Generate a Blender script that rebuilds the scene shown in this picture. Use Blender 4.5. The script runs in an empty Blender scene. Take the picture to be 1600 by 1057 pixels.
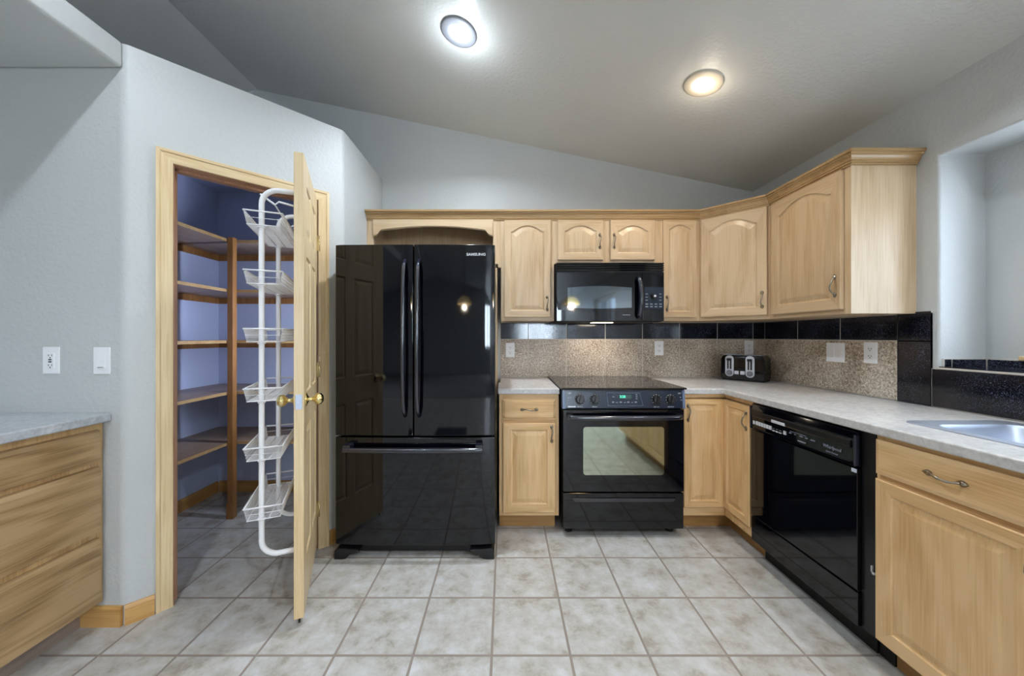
import bpy, bmesh, math, random
from mathutils import Vector, Matrix
random.seed(7)
S = bpy.context.scene
COL = S.collection
PI = math.pi

# ------------------------------------------------------------------ camera
cam_d = bpy.data.cameras.new('camera'); cam = bpy.data.objects.new('camera', cam_d); COL.objects.link(cam)
cam.location = (0, 0, 1.25); cam.rotation_euler = (PI/2, 0, 0)
cam_d.sensor_width = 36; cam_d.lens = 556/1600*36
cam_d.shift_x = 11/1600; cam_d.shift_y = -2.5/1600
cam_d.clip_start = .02; cam_d.clip_end = 100
S.camera = cam
S.view_settings.view_transform = 'Standard'; S.view_settings.look = 'None'
S.view_settings.gamma = 1; S.view_settings.use_curve_mapping = False
S.view_settings.exposure = 0.0

# ------------------------------------------------------------------ world and large lights
W = bpy.data.worlds.new('world'); S.world = W; W.use_nodes = True
W.node_tree.nodes['Background'].inputs[0].default_value = (.62, .78, 1, 1)
W.node_tree.nodes['Background'].inputs[1].default_value = 0.6

def area(name, loc, rot, sx, sy, power, col):
    d = bpy.data.lights.new(name, 'AREA'); d.shape = 'RECTANGLE'; d.size = sx; d.size_y = sy
    d.energy = power; d.color = col
    o = bpy.data.objects.new(name, d); o.location = loc; o.rotation_euler = rot; COL.objects.link(o); return o
def can_disk(loc, power, col, r=.05, tilt=0):
    d = bpy.data.lights.new('can_disk', 'AREA'); d.shape = 'DISK'; d.size = 2*r; d.energy = power; d.color = col
    o = bpy.data.objects.new('can_disk', d); o.location = loc; o.rotation_euler = (0, tilt, 0); COL.objects.link(o); d.spread = math.radians(145); return o
def can_bulb(loc, power, col, r=.05):
    d = bpy.data.lights.new('can_bulb', 'POINT'); d.energy = power; d.color = col; d.shadow_soft_size = r
    o = bpy.data.objects.new('can_bulb', d); o.location = loc; COL.objects.link(o); return o
COOL = (.80, .90, 1.0); WARM = (1.0, .86, .68); DAY = (.72, .86, 1.0)
# daylight outside the kitchen window, the patio door and the far window
area('daylight_sink_window', (2.62, .93, 1.6), (0, PI/2, 0), .86, 1.15, 28, DAY)
area('daylight_patio_door', (2.30, -2.3, 1.07), (0, PI/2, 0), 1.95, 1.5, 24, DAY)
area('daylight_far_window', (1.2, -8.1, 1.6), (PI/2, 0, 0), 1.4, 1.5, 235, DAY)

RIDGE_X, RIDGE_Z, SL = -2.0, 3.246, .206
def ceil_z(x): return 2.834 - SL*x if x > RIDGE_X else RIDGE_Z - .206*(RIDGE_X - x)

# ------------------------------------------------------------------ materials
def lin(r, g, b):
    f = lambda c: (c/255/12.92) if c/255 <= .04045 else ((c/255+.055)/1.055)**2.4
    return (f(r), f(g), f(b), 1)
def base_mat(name):
    m = bpy.data.materials.new(name); m.use_nodes = True
    nt = m.node_tree; return m, nt, nt.nodes['Principled BSDF']
def N(nt, t, **kw):
    n = nt.nodes.new(t)
    for k, v in kw.items():
        if k in n.inputs.keys(): n.inputs[k].default_value = v
        else: setattr(n, k, v)
    return n
def plain(name, col, rough=.5, metal=0, coat=0, ior=1.5, bump=0, bscale=200, emit=None, es=0, croughness=.03):
    m, nt, b = base_mat(name)
    b.inputs['Base Color'].default_value = lin(*col); b.inputs['Roughness'].default_value = rough
    b.inputs['Metallic'].default_value = metal; b.inputs['IOR'].default_value = ior
    b.inputs['Coat Weight'].default_value = coat; b.inputs['Coat Roughness'].default_value = croughness
    if emit: b.inputs['Emission Color'].default_value = lin(*emit); b.inputs['Emission Strength'].default_value = es
    if bump:
        tc = N(nt, 'ShaderNodeTexCoord'); no = N(nt, 'ShaderNodeTexNoise', Scale=bscale, Detail=3.0)
        bp = N(nt, 'ShaderNodeBump', Strength=bump, Distance=.002)
        nt.links.new(tc.outputs['Object'], no.inputs['Vector']); nt.links.new(no.outputs['Fac'], bp.inputs['Height'])
        nt.links.new(bp.outputs['Normal'], b.inputs['Normal'])
    return m
def ramp(nt, stops):
    r = nt.nodes.new('ShaderNodeValToRGB'); e = r.color_ramp.elements
    while len(e) < len(stops): e.new(.5)
    for i, (p, c) in enumerate(stops): e[i].position = p; e[i].color = c
    return r
def paint(name, col, strength=.55):
    m, nt, b = base_mat(name); L = nt.links
    g = N(nt, 'ShaderNodeNewGeometry')
    n1 = N(nt, 'ShaderNodeTexNoise', Scale=62.0, Detail=3.0, Roughness=.55); n2 = N(nt, 'ShaderNodeTexNoise', Scale=1.2, Detail=2.0)
    L.new(g.outputs['Position'], n1.inputs['Vector']); L.new(g.outputs['Position'], n2.inputs['Vector'])
    c = lin(*col); r = ramp(nt, [(.3, tuple(x*.96 for x in c[:3])+(1,)), (.7, tuple(min(1, x*1.03) for x in c[:3])+(1,))])
    L.new(n2.outputs['Fac'], r.inputs['Fac']); L.new(r.outputs['Color'], b.inputs['Base Color'])
    bp = N(nt, 'ShaderNodeBump', Strength=strength, Distance=.004)
    L.new(n1.outputs['Fac'], bp.inputs['Height']); L.new(bp.outputs['Normal'], b.inputs['Normal'])
    b.inputs['Roughness'].default_value = .42
    return m
def wood(name, light, mid, dark, axis='z', rough=.38, wave=.5, bands=5.0, coat=.15):
    """long grain along `axis`, arched bands drawn by a distorted wave"""
    m, nt, b = base_mat(name); L = nt.links
    tc = N(nt, 'ShaderNodeTexCoord'); oi = N(nt, 'ShaderNodeObjectInfo')
    mul = N(nt, 'ShaderNodeVectorMath', operation='SCALE'); mul.inputs[0].default_value = (7.3, 5.1, 9.7)
    L.new(oi.outputs['Random'], mul.inputs['Scale'])
    add = N(nt, 'ShaderNodeVectorMath', operation='ADD')
    L.new(tc.outputs['Object'], add.inputs[0]); L.new(mul.outputs['Vector'], add.inputs[1])
    def mp(long, cross):
        sc = {'x': (long, cross, cross), 'y': (cross, long, cross), 'z': (cross, cross, long)}[axis]
        q = N(nt, 'ShaderNodeMapping'); q.inputs['Scale'].default_value = sc; L.new(add.outputs['Vector'], q.inputs['Vector']); return q
    q1 = mp(1.1, 6.0); n1 = N(nt, 'ShaderNodeTexNoise', Scale=1.0, Detail=2.0, Distortion=.4); L.new(q1.outputs[0], n1.inputs['Vector'])
    mm = N(nt, 'ShaderNodeMath', operation='MULTIPLY'); mm.inputs[1].default_value = bands*6.28; L.new(n1.outputs['Fac'], mm.inputs[0])
    sn = N(nt, 'ShaderNodeMath', operation='SINE'); L.new(mm.outputs[0], sn.inputs[0])
    s2 = N(nt, 'ShaderNodeMath', operation='MULTIPLY_ADD'); s2.inputs[1].default_value = .5*wave; s2.inputs[2].default_value = .5; L.new(sn.outputs[0], s2.inputs[0])
    q2 = mp(5.0, 170.0); n2 = N(nt, 'ShaderNodeTexNoise', Scale=1.0, Detail=3.0); L.new(q2.outputs[0], n2.inputs['Vector'])
    q3 = mp(.6, 9.0); n3 = N(nt, 'ShaderNodeTexNoise', Scale=1.0, Detail=1.0); L.new(q3.outputs[0], n3.inputs['Vector'])
    a1 = N(nt, 'ShaderNodeMath', operation='MULTIPLY_ADD'); a1.inputs[1].default_value = .30; L.new(s2.outputs[0], a1.inputs[0])
    a2 = N(nt, 'ShaderNodeMath', operation='MULTIPLY_ADD'); a2.inputs[1].default_value = .54; L.new(n2.outputs['Fac'], a2.inputs[0])
    a3 = N(nt, 'ShaderNodeMath', operation='MULTIPLY'); a3.inputs[1].default_value = .34; L.new(n3.outputs['Fac'], a3.inputs[0])
    L.new(a3.outputs[0], a2.inputs[2]); L.new(a2.outputs[0], a1.inputs[2])
    r = ramp(nt, [(.30, lin(*dark)), (.5, lin(*mid)), (.68, lin(*light))])
    L.new(a1.outputs[0], r.inputs['Fac']); L.new(r.outputs['Color'], b.inputs['Base Color'])
    bp = N(nt, 'ShaderNodeBump', Strength=.12, Distance=.001); L.new(n2.outputs['Fac'], bp.inputs['Height']); L.new(bp.outputs['Normal'], b.inputs['Normal'])
    b.inputs['Roughness'].default_value = rough; b.inputs['Coat Weight'].default_value = coat; b.inputs['Coat Roughness'].default_value = .25
    return m
M = {}
M['wall'] = paint('wall_paint', (200, 202, 201))
M['pantry_blue_cast'] = paint('pantry_paint_blue_cast', (192, 200, 228), .15)  # wall paint with the blue cast of cool light put into its colour
M['ceiling'] = paint('ceiling_paint', (216, 216, 212), .6)
_l, _m, _d = (204, 178, 144), (193, 164, 128), (170, 139, 102)
M['oak_z'] = wood('oak_vertical', _l, _m, _d, 'z')
M['oak_x'] = wood('oak_horizontal', _l, _m, _d, 'x')
M['oak_y'] = wood('oak_depthwise', _l, _m, _d, 'y')
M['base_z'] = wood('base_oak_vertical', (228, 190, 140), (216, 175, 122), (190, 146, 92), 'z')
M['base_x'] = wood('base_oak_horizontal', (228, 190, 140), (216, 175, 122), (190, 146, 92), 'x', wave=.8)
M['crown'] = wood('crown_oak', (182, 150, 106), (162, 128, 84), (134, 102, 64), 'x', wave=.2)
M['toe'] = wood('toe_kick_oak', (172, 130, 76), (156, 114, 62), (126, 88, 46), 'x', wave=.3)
M['pine_z'] = wood('pine_vertical', (232, 208, 166), (218, 190, 144), (198, 164, 114), 'z', wave=.35)
M['pine_x'] = wood('pine_horizontal', (232, 208, 166), (218, 190, 144), (198, 164, 114), 'x', wave=.3)
M['jamb'] = wood('jamb_wood', (182, 140, 110), (160, 116, 88), (130, 88, 62), 'z', wave=.2)
M['baseboard'] = wood('baseboard_oak', (206, 160, 96), (188, 140, 78), (160, 112, 56), 'x', wave=.4)
M['shelf'] = wood('shelf_birch', (158, 134, 114), (140, 114, 96), (114, 88, 70), 'y', wave=.2)
M['shelf_edge'] = wood('shelf_edge_pine', (160, 112, 64), (138, 92, 48), (104, 66, 34), 'z', wave=.4)
M['desk_y'] = wood('desk_oak', (178, 148, 108), (158, 128, 88), (118, 90, 58), 'x', wave=.8, bands=6)
M['desk_z'] = wood('desk_oak_vertical', (196, 162, 114), (176, 140, 94), (148, 112, 70), 'z')
M['desk_toe'] = wood('desk_toe_board', (150, 134, 124), (134, 118, 110), (110, 96, 90), 'x', wave=.2)
M['black'] = plain('black_gloss_enamel', (4, 5, 12), .05, ior=1.52)
M['black_soft'] = plain('black_satin_plastic', (14, 14, 18), .3)
M['black_matte'] = plain('black_matte', (8, 8, 9), .6)
M['navy_panel'] = plain('dark_blue_grey_panel', (28, 38, 54), .2)
M['panel_edge'] = plain('blue_grey_end_cap', (96, 112, 140), .3)
M['dark_edge'] = plain('dark_end_trim', (40, 42, 56), .25)
M['glass_dark'] = plain('tinted_glass', (96, 104, 100), .04, metal=1)
M['oven_glass'] = plain('oven_window_glass', (176, 184, 168), .05, metal=1)
M['mw_glass'] = plain('microwave_window_glass', (124, 134, 142), .05, metal=1)
M['cooktop'] = plain('black_ceramic_glass', (20, 20, 22), .07, ior=1.7)
M['handle_black'] = plain('handle_black_gloss', (30, 32, 44), .16, ior=1.8)
M['white_print'] = plain('white_print', (225, 228, 235), .5)
M['grey_print'] = plain('grey_print', (140, 146, 160), .5)
M['green_led'] = plain('green_display_digits', (90, 220, 190), .5, emit=(90, 225, 190), es=.7)
M['green_dark'] = plain('green_display_field', (40, 74, 66), .3)
M['white_plastic'] = plain('white_plastic', (246, 246, 248), .35)
M['white_wire'] = plain('white_vinyl_wire', (250, 250, 253), .4)
M['slot'] = plain('outlet_slot', (70, 70, 74), .6)
M['pewter'] = plain('antique_pewter', (158, 150, 136), .30, metal=1)
M['brass'] = plain('polished_brass', (232, 212, 150), .16, metal=1)
M['steel'] = plain('brushed_steel', (206, 214, 230), .46, metal=1)
M['silver'] = plain('silver_plastic', (214, 217, 226), .35, metal=.1)
M['can_trim'] = plain('can_trim_grey', (128, 130, 136), .5)
M['can_trim_warm'] = plain('can_trim_white', (205, 196, 178), .5)
M['lamp_cool'] = plain('lamp_cool', (255, 255, 255), .5, emit=(236, 244, 255), es=9)
M['lamp_warm'] = plain('lamp_warm', (255, 255, 255), .5, emit=(255, 238, 205), es=9)
M['shade'] = plain('amber_glass_shade', (230, 205, 140), .4, emit=(255, 222, 140), es=.8)
M['grout'] = plain('light_grout', (206, 200, 190), .8)
M['carpet'] = plain('beige_carpet', (150, 146, 146), .95, bump=.6, bscale=300)
M['rubber'] = plain('black_rubber', (16, 16, 17), .8)

def clear_glass():
    m, nt, b = base_mat('window_glass'); b.inputs['Transmission Weight'].default_value = 1
    b.inputs['Roughness'].default_value = 0; b.inputs['IOR'].default_value = 1.02; return m
M['clear'] = clear_glass()

def granite(name, cols, scale, rough, dots=None):
    m, nt, b = base_mat(name); L = nt.links
    g = N(nt, 'ShaderNodeNewGeometry')
    n1 = N(nt, 'ShaderNodeTexNoise', Scale=scale, Detail=4.0, Roughness=.75, Distortion=.6); n2 = N(nt, 'ShaderNodeTexNoise', Scale=4.0, Detail=2.0)
    L.new(g.outputs['Position'], n1.inputs['Vector']); L.new(g.outputs['Position'], n2.inputs['Vector'])
    a = N(nt, 'ShaderNodeMath', operation='MULTIPLY_ADD'); a.inputs[1].default_value = .25; L.new(n2.outputs['Fac'], a.inputs[0])
    s = N(nt, 'ShaderNodeMath', operation='MULTIPLY'); s.inputs[1].default_value = .75; L.new(n1.outputs['Fac'], s.inputs[0]); L.new(s.outputs[0], a.inputs[2])
    r = ramp(nt, cols); L.new(a.outputs[0], r.inputs['Fac']); L.new(r.outputs['Color'], b.inputs['Base Color'])
    b.inputs['Roughness'].default_value = rough
    return m
M['granite'] = granite('speckled_tan_granite', [(.38, lin(104, 90, 76)), (.46, lin(166, 149, 131)), (.53, lin(200, 186, 168)), (.60, lin(232, 224, 212))], 95, .36)
M['black_tile'] = granite('black_granite_tile', [(.3, lin(8, 9, 16)), (.55, lin(14, 16, 26)), (.60, lin(84, 90, 110))], 240, .10)
M['laminate'] = granite('beige_laminate', [(.34, lin(184, 182, 180)), (.5, lin(203, 201, 200)), (.66, lin(220, 218, 216))], 45, .24)
M['desk_top'] = granite('grey_laminate', [(.34, lin(160, 164, 170)), (.5, lin(182, 186, 190)), (.66, lin(204, 206, 210))], 40, .3)

def floor_mat():
    m, nt, b = base_mat('ceramic_floor_tile'); L = nt.links
    g = N(nt, 'ShaderNodeNewGeometry')
    mp = N(nt, 'ShaderNodeMapping'); mp.inputs['Location'].default_value = (.052 + .3078*40, -1.393 + .3078*40, 0)
    L.new(g.outputs['Position'], mp.inputs['Vector'])
    br = N(nt, 'ShaderNodeTexBrick'); br.offset = 0; br.squash = 1
    for k, v in (('Scale', 1.0), ('Mortar Size', .0056), ('Mortar Smooth', .25), ('Bias', 0.0), ('Brick Width', .3078), ('Row Height', .3078)): br.inputs[k].default_value = v
    br.inputs['Color1'].default_value = (0, 0, 0, 1); br.inputs['Color2'].default_value = (1, 1, 1, 1); br.inputs['Mortar'].default_value = (.5, .5, .5, 1)
    L.new(mp.outputs[0], br.inputs['Vector'])
    # per tile offset so that clouds do not run across joints
    add = N(nt, 'ShaderNodeVectorMath', operation='MULTIPLY_ADD'); add.inputs[1].default_value = (9, 9, 9)
    L.new(br.outputs['Color'], add.inputs[0]); L.new(g.outputs['Position'], add.inputs[2])
    n1 = N(nt, 'ShaderNodeTexNoise', Scale=11.0, Detail=6.0, Roughness=.66, Distortion=.15); L.new(add.outputs[0], n1.inputs['Vector'])
    n2 = N(nt, 'ShaderNodeTexNoise', Scale=70.0, Detail=3.0); L.new(g.outputs['Position'], n2.inputs['Vector'])
    mx = N(nt, 'ShaderNodeMath', operation='MULTIPLY_ADD'); mx.inputs[1].default_value = .12; L.new(n2.outputs['Fac'], mx.inputs[0]); L.new(n1.outputs['Fac'], mx.inputs[2])
    r = ramp(nt, [(.40, lin(160, 152, 142)), (.5, lin(180, 176, 169)), (.62, lin(192, 190, 187)), (.78, lin(206, 206, 208))])
    L.new(mx.outputs[0], r.inputs['Fac'])
    cm = N(nt, 'ShaderNodeMix', data_type='RGBA'); L.new(br.outputs['Fac'], cm.inputs['Factor'])
    L.new(r.outputs['Color'], cm.inputs['A']); cm.inputs['B'].default_value = lin(148, 137, 128)
    L.new(cm.outputs['Result'], b.inputs['Base Color'])
    inv = N(nt, 'ShaderNodeMath', operation='SUBTRACT'); inv.inputs[0].default_value = 1; L.new(br.outputs['Fac'], inv.inputs[1])
    bp = N(nt, 'ShaderNodeBump', Strength=.5, Distance=.003); L.new(inv.outputs[0], bp.inputs['Height'])
    bp2 = N(nt, 'ShaderNodeBump', Strength=.15, Distance=.003); L.new(n1.outputs['Fac'], bp2.inputs['Height']); L.new(bp.outputs['Normal'], bp2.inputs['Normal'])
    L.new(bp2.outputs['Normal'], b.inputs['Normal'])
    b.inputs['Roughness'].default_value = .36
    return m
M['floor'] = floor_mat()

# ------------------------------------------------------------------ mesh helpers
class MB:
    def __init__(s): s.v = []; s.f = []; s.m = []; s.sm = []; s.mats = []
    def mi(s, m):
        if m not in s.mats: s.mats.append(m)
        return s.mats.index(m)
    def add(s, vs, fs, m=None, smooth=False, mtx=None):
        o = len(s.v); k = s.mi(m)
        s.v += [tuple(mtx @ Vector(p)) if mtx else tuple(p) for p in vs]
        for f in fs: s.f.append([i+o for i in f]); s.m.append(k); s.sm.append(smooth)
        return s
    def box(s, x0, x1, y0, y1, z0, z1, m=None, mtx=None):
        x0, x1 = sorted((x0, x1)); y0, y1 = sorted((y0, y1)); z0, z1 = sorted((z0, z1))
        vs = [(x, y, z) for z in (z0, z1) for y in (y0, y1) for x in (x0, x1)]
        return s.add(vs, [(0, 2, 3, 1), (4, 5, 7, 6), (0, 1, 5, 4), (2, 6, 7, 3), (0, 4, 6, 2), (1, 3, 7, 5)], m, False, mtx)
    def prism(s, poly, a, b, m=None, plane='xy', smooth=False, mtx=None):
        """extrude a 2D outline; plane xy->z, xz->y, yz->x"""
        def P(p, t): return {'xy': (p[0], p[1], t), 'xz': (p[0], t, p[1]), 'yz': (t, p[0], p[1])}[plane]
        n = len(poly); vs = [P(p, a) for p in poly] + [P(p, b) for p in poly]
        fs = [tuple(range(n)), tuple(range(2*n-1, n-1, -1))] + [(i, (i+1) % n, n+(i+1) % n, n+i) for i in range(n)]
        s.add(vs, fs[:2], m, False, mtx); return s.add(vs, fs[2:], m, smooth, mtx)
    def tube(s, pts, r, seg=8, m=None, caps=True, mtx=None, closed=False):
        pts = [Vector(p) for p in pts]; n = len(pts)
        rr = r if isinstance(r, (list, tuple)) else [r]*n
        vs = []; up = None
        for i, p in enumerate(pts):
            if closed: t = pts[(i+1) % n]-pts[i-1]
            else: t = (pts[min(i+1, n-1)]-pts[max(i-1, 0)])
            t.normalize()
            if up is None:
                up = Vector((0, 0, 1)) if abs(t.z) < .9 else Vector((1, 0, 0))
            a = up - t*up.dot(t); a.normalize(); b = t.cross(a); up = a
            for k in range(seg):
                q = 2*PI*k/seg; vs.append(p + (a*math.cos(q)+b*math.sin(q))*rr[i])
        fs = []
        for i in range(n if closed else n-1):
            j = (i+1) % n
            for k in range(seg):
                l = (k+1) % seg; fs.append((i*seg+k, i*seg+l, j*seg+l, j*seg+k))
        s.add(vs, fs, m, True, mtx)
        if caps and not closed: s.add(vs, [tuple(range(seg-1, -1, -1)), tuple((n-1)*seg+k for k in range(seg))], m, False, mtx)
        return s
    def lathe(s, prof, seg=24, m=None, mtx=None, caps=True):
        """profile of (radius, height) about z"""
        vs = []; n = len(prof)
        for r, h in prof:
            for k in range(seg): q = 2*PI*k/seg; vs.append((r*math.cos(q), r*math.sin(q), h))
        fs = []
        for i in range(n-1):
            for k in range(seg):
                l = (k+1) % seg; fs.append((i*seg+k, i*seg+l, (i+1)*seg+l, (i+1)*seg+k))
        s.add(vs, fs, m, True, mtx)
        if caps: s.add(vs, [tuple(range(seg-1, -1, -1)), tuple((n-1)*seg+k for k in range(seg))], m, False, mtx)
        return s
    def build(s, name, m=None, parent=None, bevel=0, seg=2, autosmooth=True):
        me = bpy.data.meshes.new(name); me.from_pydata(s.v, [], s.f)
        for k in s.mats: me.materials.append(M[k] if isinstance(k, str) else (M[m] if m else None))
        for p, k, sm in zip(me.polygons, s.m, s.sm): p.material_index = k; p.use_smooth = sm
        bm = bmesh.new(); bm.from_mesh(me); bmesh.ops.remove_doubles(bm, verts=bm.verts, dist=1e-5)
        bmesh.ops.recalc_face_normals(bm, faces=bm.faces); bm.to_mesh(me); bm.free(); me.update()
        o = bpy.data.objects.new(name, me); COL.objects.link(o)
        if parent: o.parent = parent
        if bevel:
            b = o.modifiers.new('bevel', 'BEVEL'); b.width = bevel; b.segments = seg; b.limit_method = 'ANGLE'; b.angle_limit = .6
            b.harden_normals = False
        return o
def bx(*a): return MB().box(*a)
def tag(o, label=None, cat=None, group=None, kind=None):
    if label: o['label'] = label
    if cat: o['category'] = cat
    if group: o['group'] = group
    if kind: o['kind'] = kind
    return o
def thing(name, label, cat, loc=(0, 0, 0), rz=0, group=None):
    o = bpy.data.objects.new(name, None); COL.objects.link(o); o.empty_display_size = .05
    o.location = loc; o.rotation_euler = (0, 0, rz); return tag(o, label, cat, group)
def struct(name, mb, m=None, parent=None, **kw):
    o = mb.build(name, m, parent, **kw)
    if not parent: tag(o, kind='structure')
    return o
def arc(cx, cz, r, a0, a1, n): return [(cx+r*math.cos(math.radians(a0+(a1-a0)*i/n)), cz+r*math.sin(math.radians(a0+(a1-a0)*i/n))) for i in range(n+1)]
def rrect(x0, x1, z0, z1, r, n=5):
    return arc(x1-r, z0+r, r, -90, 0, n)+arc(x1-r, z1-r, r, 0, 90, n)+arc(x0+r, z1-r, r, 90, 180, n)+arc(x0+r, z0+r, r, 180, 270, n)
def text(body, size, mat, parent, loc, rot=(PI/2, 0, 0), name='lettering', align='CENTER', ext=.0006, bold=0, shear=0, sx=1):
    cu = bpy.data.curves.new(name, 'FONT'); cu.body = body; cu.size = size; cu.align_x = align; cu.align_y = 'CENTER'
    cu.extrude = ext; cu.offset = bold; cu.shear = shear; cu.resolution_u = 2
    t = bpy.data.objects.new('tmp', cu); COL.objects.link(t)
    dg = bpy.context.evaluated_depsgraph_get(); me = bpy.data.meshes.new_from_object(t.evaluated_get(dg))
    bpy.data.objects.remove(t); me.name = name; me.materials.clear(); me.materials.append(M[mat])
    mt = Matrix.Translation(loc) @ Matrix.Rotation(rot[2], 4, 'Z') @ Matrix.Rotation(rot[1], 4, 'Y') @ Matrix.Rotation(rot[0], 4, 'X') @ Matrix.Diagonal((sx, 1, 1, 1))
    me.transform(mt); o = bpy.data.objects.new(name, me); COL.objects.link(o)
    if parent: o.parent = parent
    return o

# ------------------------------------------------------------------ the room
D, R = 2.88, 2.01            # back wall, right wall
XL = -4.6; YF = -7.8         # far left wall and far wall behind the camera
struct('floor', MB().box(XL-.1, R+.5, YF-.1, D+.12, -.05, 0, 'floor'))
# gabled ceiling with a ridge above the plant shelf
o = MB().prism([(XL-.1, ceil_z(XL-.1)), (RIDGE_X, RIDGE_Z), (R+.5, ceil_z(R+.5)), (R+.5, ceil_z(R+.5)+.08), (RIDGE_X, RIDGE_Z+.08), (XL-.1, ceil_z(XL-.1)+.08)], YF-.1, D+.12, 'ceiling', 'xz')
struct('ceiling', o)
gable = [(XL-.1, 0), (R+.5, 0), (R+.5, ceil_z(R+.5)), (RIDGE_X, RIDGE_Z), (XL-.1, ceil_z(XL-.1))]
struct('wall_back', MB().prism(gable, D, D+.12, 'wall', 'xz'))
struct('wall_left', bx(XL-.1, XL, YF, D, 0, ceil_z(XL), 'wall'))
# far wall with a window opening
wy0, wy1 = YF-.12, YF
mb = MB()
mb.prism([(XL, 0), (.5, 0), (.5, ceil_z(.5)), (RIDGE_X, RIDGE_Z), (XL, ceil_z(XL))], wy0, wy1, 'wall', 'xz')
mb.prism([(1.9, 0), (R+.5, 0), (R+.5, ceil_z(R+.5)), (1.9, ceil_z(1.9))], wy0, wy1, 'wall', 'xz')
mb.box(.5, 1.9, wy0, wy1, 0, .85, 'wall')
mb.prism([(.5, 2.35), (1.9, 2.35), (1.9, ceil_z(1.9)), (.5, ceil_z(.5))], wy0, wy1, 'wall', 'xz')
struct('wall_far', mb)
# right wall: sink window recess and patio door opening
T = ceil_z(R)+.02
SILL, HEAD, JY, NY, XB = 1.100, 2.09, 1.646, .20, 2.223
def grid_wall(ys, zs, holes, x0, x1, m):
    mb = MB(); ny, nz = len(ys)-1, len(zs)-1
    solid = lambda i, j: 0 <= i < ny and 0 <= j < nz and (i, j) not in holes
    for i in range(ny):
        for j in range(nz):
            if not solid(i, j): continue
            a, b, c, d = ys[i], ys[i+1], zs[j], zs[j+1]
            for x in (x0, x1): mb.add([(x, a, c), (x, b, c), (x, b, d), (x, a, d)], [(0, 1, 2, 3)], m)
            if not solid(i-1, j): mb.add([(x0, a, c), (x0, a, d), (x1, a, d), (x1, a, c)], [(0, 1, 2, 3)], m)
            if not solid(i+1, j): mb.add([(x0, b, c), (x0, b, d), (x1, b, d), (x1, b, c)], [(0, 1, 2, 3)], m)
            if not solid(i, j-1): mb.add([(x0, a, c), (x0, b, c), (x1, b, c), (x1, a, c)], [(0, 1, 2, 3)], m)
            if not solid(i, j+1): mb.add([(x0, a, d), (x0, b, d), (x1, b, d), (x1, a, d)], [(0, 1, 2, 3)], m)
    return mb
wr = struct('wall_right', grid_wall([YF, -3.1, -1.5, NY, JY, D], [0, SILL, 2.08, HEAD, T], {(1, 0), (1, 1), (3, 1), (3, 2)}, R, R+.36, 'wall'), bevel=.018, seg=4)
mb = MB(); wa, wb, wz0, wz1 = .36, 1.50, 1.165, 2.0
mb.box(XB, R+.36, wb, JY, SILL, HEAD, 'wall'); mb.box(XB, R+.36, NY, wa, SILL, HEAD, 'wall')
mb.box(XB, R+.36, wa, wb, SILL, wz0-.02, 'wall'); mb.box(XB, R+.36, wa, wb, wz1, HEAD, 'wall')
struct('wall_window_recess', mb)
# window over the sink
win = struct('window_1', MB().box(XB+.05, XB+.09, wa, wb, wz0, wz0+.04, 'white_plastic').box(XB+.05, XB+.09, wa, wb, wz1-.04, wz1, 'white_plastic')
             .box(XB+.05, XB+.09, wa, wa+.04, wz0, wz1, 'white_plastic').box(XB+.05, XB+.09, wb-.04, wb, wz0, wz1, 'white_plastic').box(XB+.05, XB+.09, .91, .95, wz0, wz1, 'white_plastic'))
struct('glass_pane', bx(XB+.068, XB+.072, wa+.04, wb-.04, wz0+.04, wz1-.04, 'clear'), parent=win)
struct('window_sill', bx(XB-.012, XB+.05, wa-.02, wb+.035, wz0-.02, wz0, 'pine_x'), parent=win, bevel=.004)
# patio door
pd = struct('door_2', MB().box(R+.1, R+.16, -3.1, -3.03, 0, 2.08, 'white_plastic').box(R+.1, R+.16, -1.57, -1.5, 0, 2.08, 'white_plastic')
            .box(R+.1, R+.16, -3.1, -1.5, 2.01, 2.08, 'white_plastic').box(R+.1, R+.16, -3.1, -1.5, 0, .07, 'white_plastic').box(R+.1, R+.16, -2.34, -2.26, 0, 2.08, 'white_plastic'))
struct('glass_pane', bx(R+.128, R+.132, -3.03, -1.57, .07, 2.01, 'clear'), parent=pd)
fw = struct('window_2', MB().box(.5, 1.9, YF-.1, YF-.04, .85, .91, 'white_plastic').box(.5, 1.9, YF-.1, YF-.04, 2.29, 2.35, 'white_plastic')
            .box(.5, .56, YF-.1, YF-.04, .85, 2.35, 'white_plastic').box(1.84, 1.9, YF-.1, YF-.04, .85, 2.35, 'white_plastic').box(1.17, 1.23, YF-.1, YF-.04, .85, 2.35, 'white_plastic'))
struct('glass_pane', bx(.56, 1.84, YF-.072, YF-.068, .91, 2.29, 'clear'), parent=fw)

# pantry walls: partition, left pier, right pier, header, lid
CZ, PT = 2.41, 2.52
C0 = (-1.65, 1.54); C1 = (-.995, 2.195)
def dg(t, off=0):            # point on the diagonal wall, off = distance into the pantry
    return (C0[0]+t-off*.7071, C0[1]+t+off*.7071)
def fillet(p, a, b, r, n=10):
    """rounded corner at p between neighbours a and b"""
    p, a, b = Vector(p), Vector(a), Vector(b); u = (a-p).normalized(); w = (b-p).normalized()
    ang = u.angle(w); d = r/math.tan(ang/2); c = p+(u+w).normalized()*(r/math.sin(ang/2))
    s0, s1 = p+u*d-c, p+w*d-c
    tot = s0.angle(s1); sg = 1 if (s0.x*s1.y-s0.y*s1.x) > 0 else -1; out = []
    for i in range(n+1):
        q = sg*tot*i/n; out.append((c.x+s0.x*math.cos(q)-s0.y*math.sin(q), c.y+s0.x*math.sin(q)+s0.y*math.cos(q)))
    return out
TL, TR = .104, .560
NX = -2.45
p = [(NX, 1.54)]+fillet(C0, (NX, 1.54), dg(TL), .05)+[dg(TL), dg(TL, .11), (-1.6956, 1.65), (NX, 1.65)]
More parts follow.
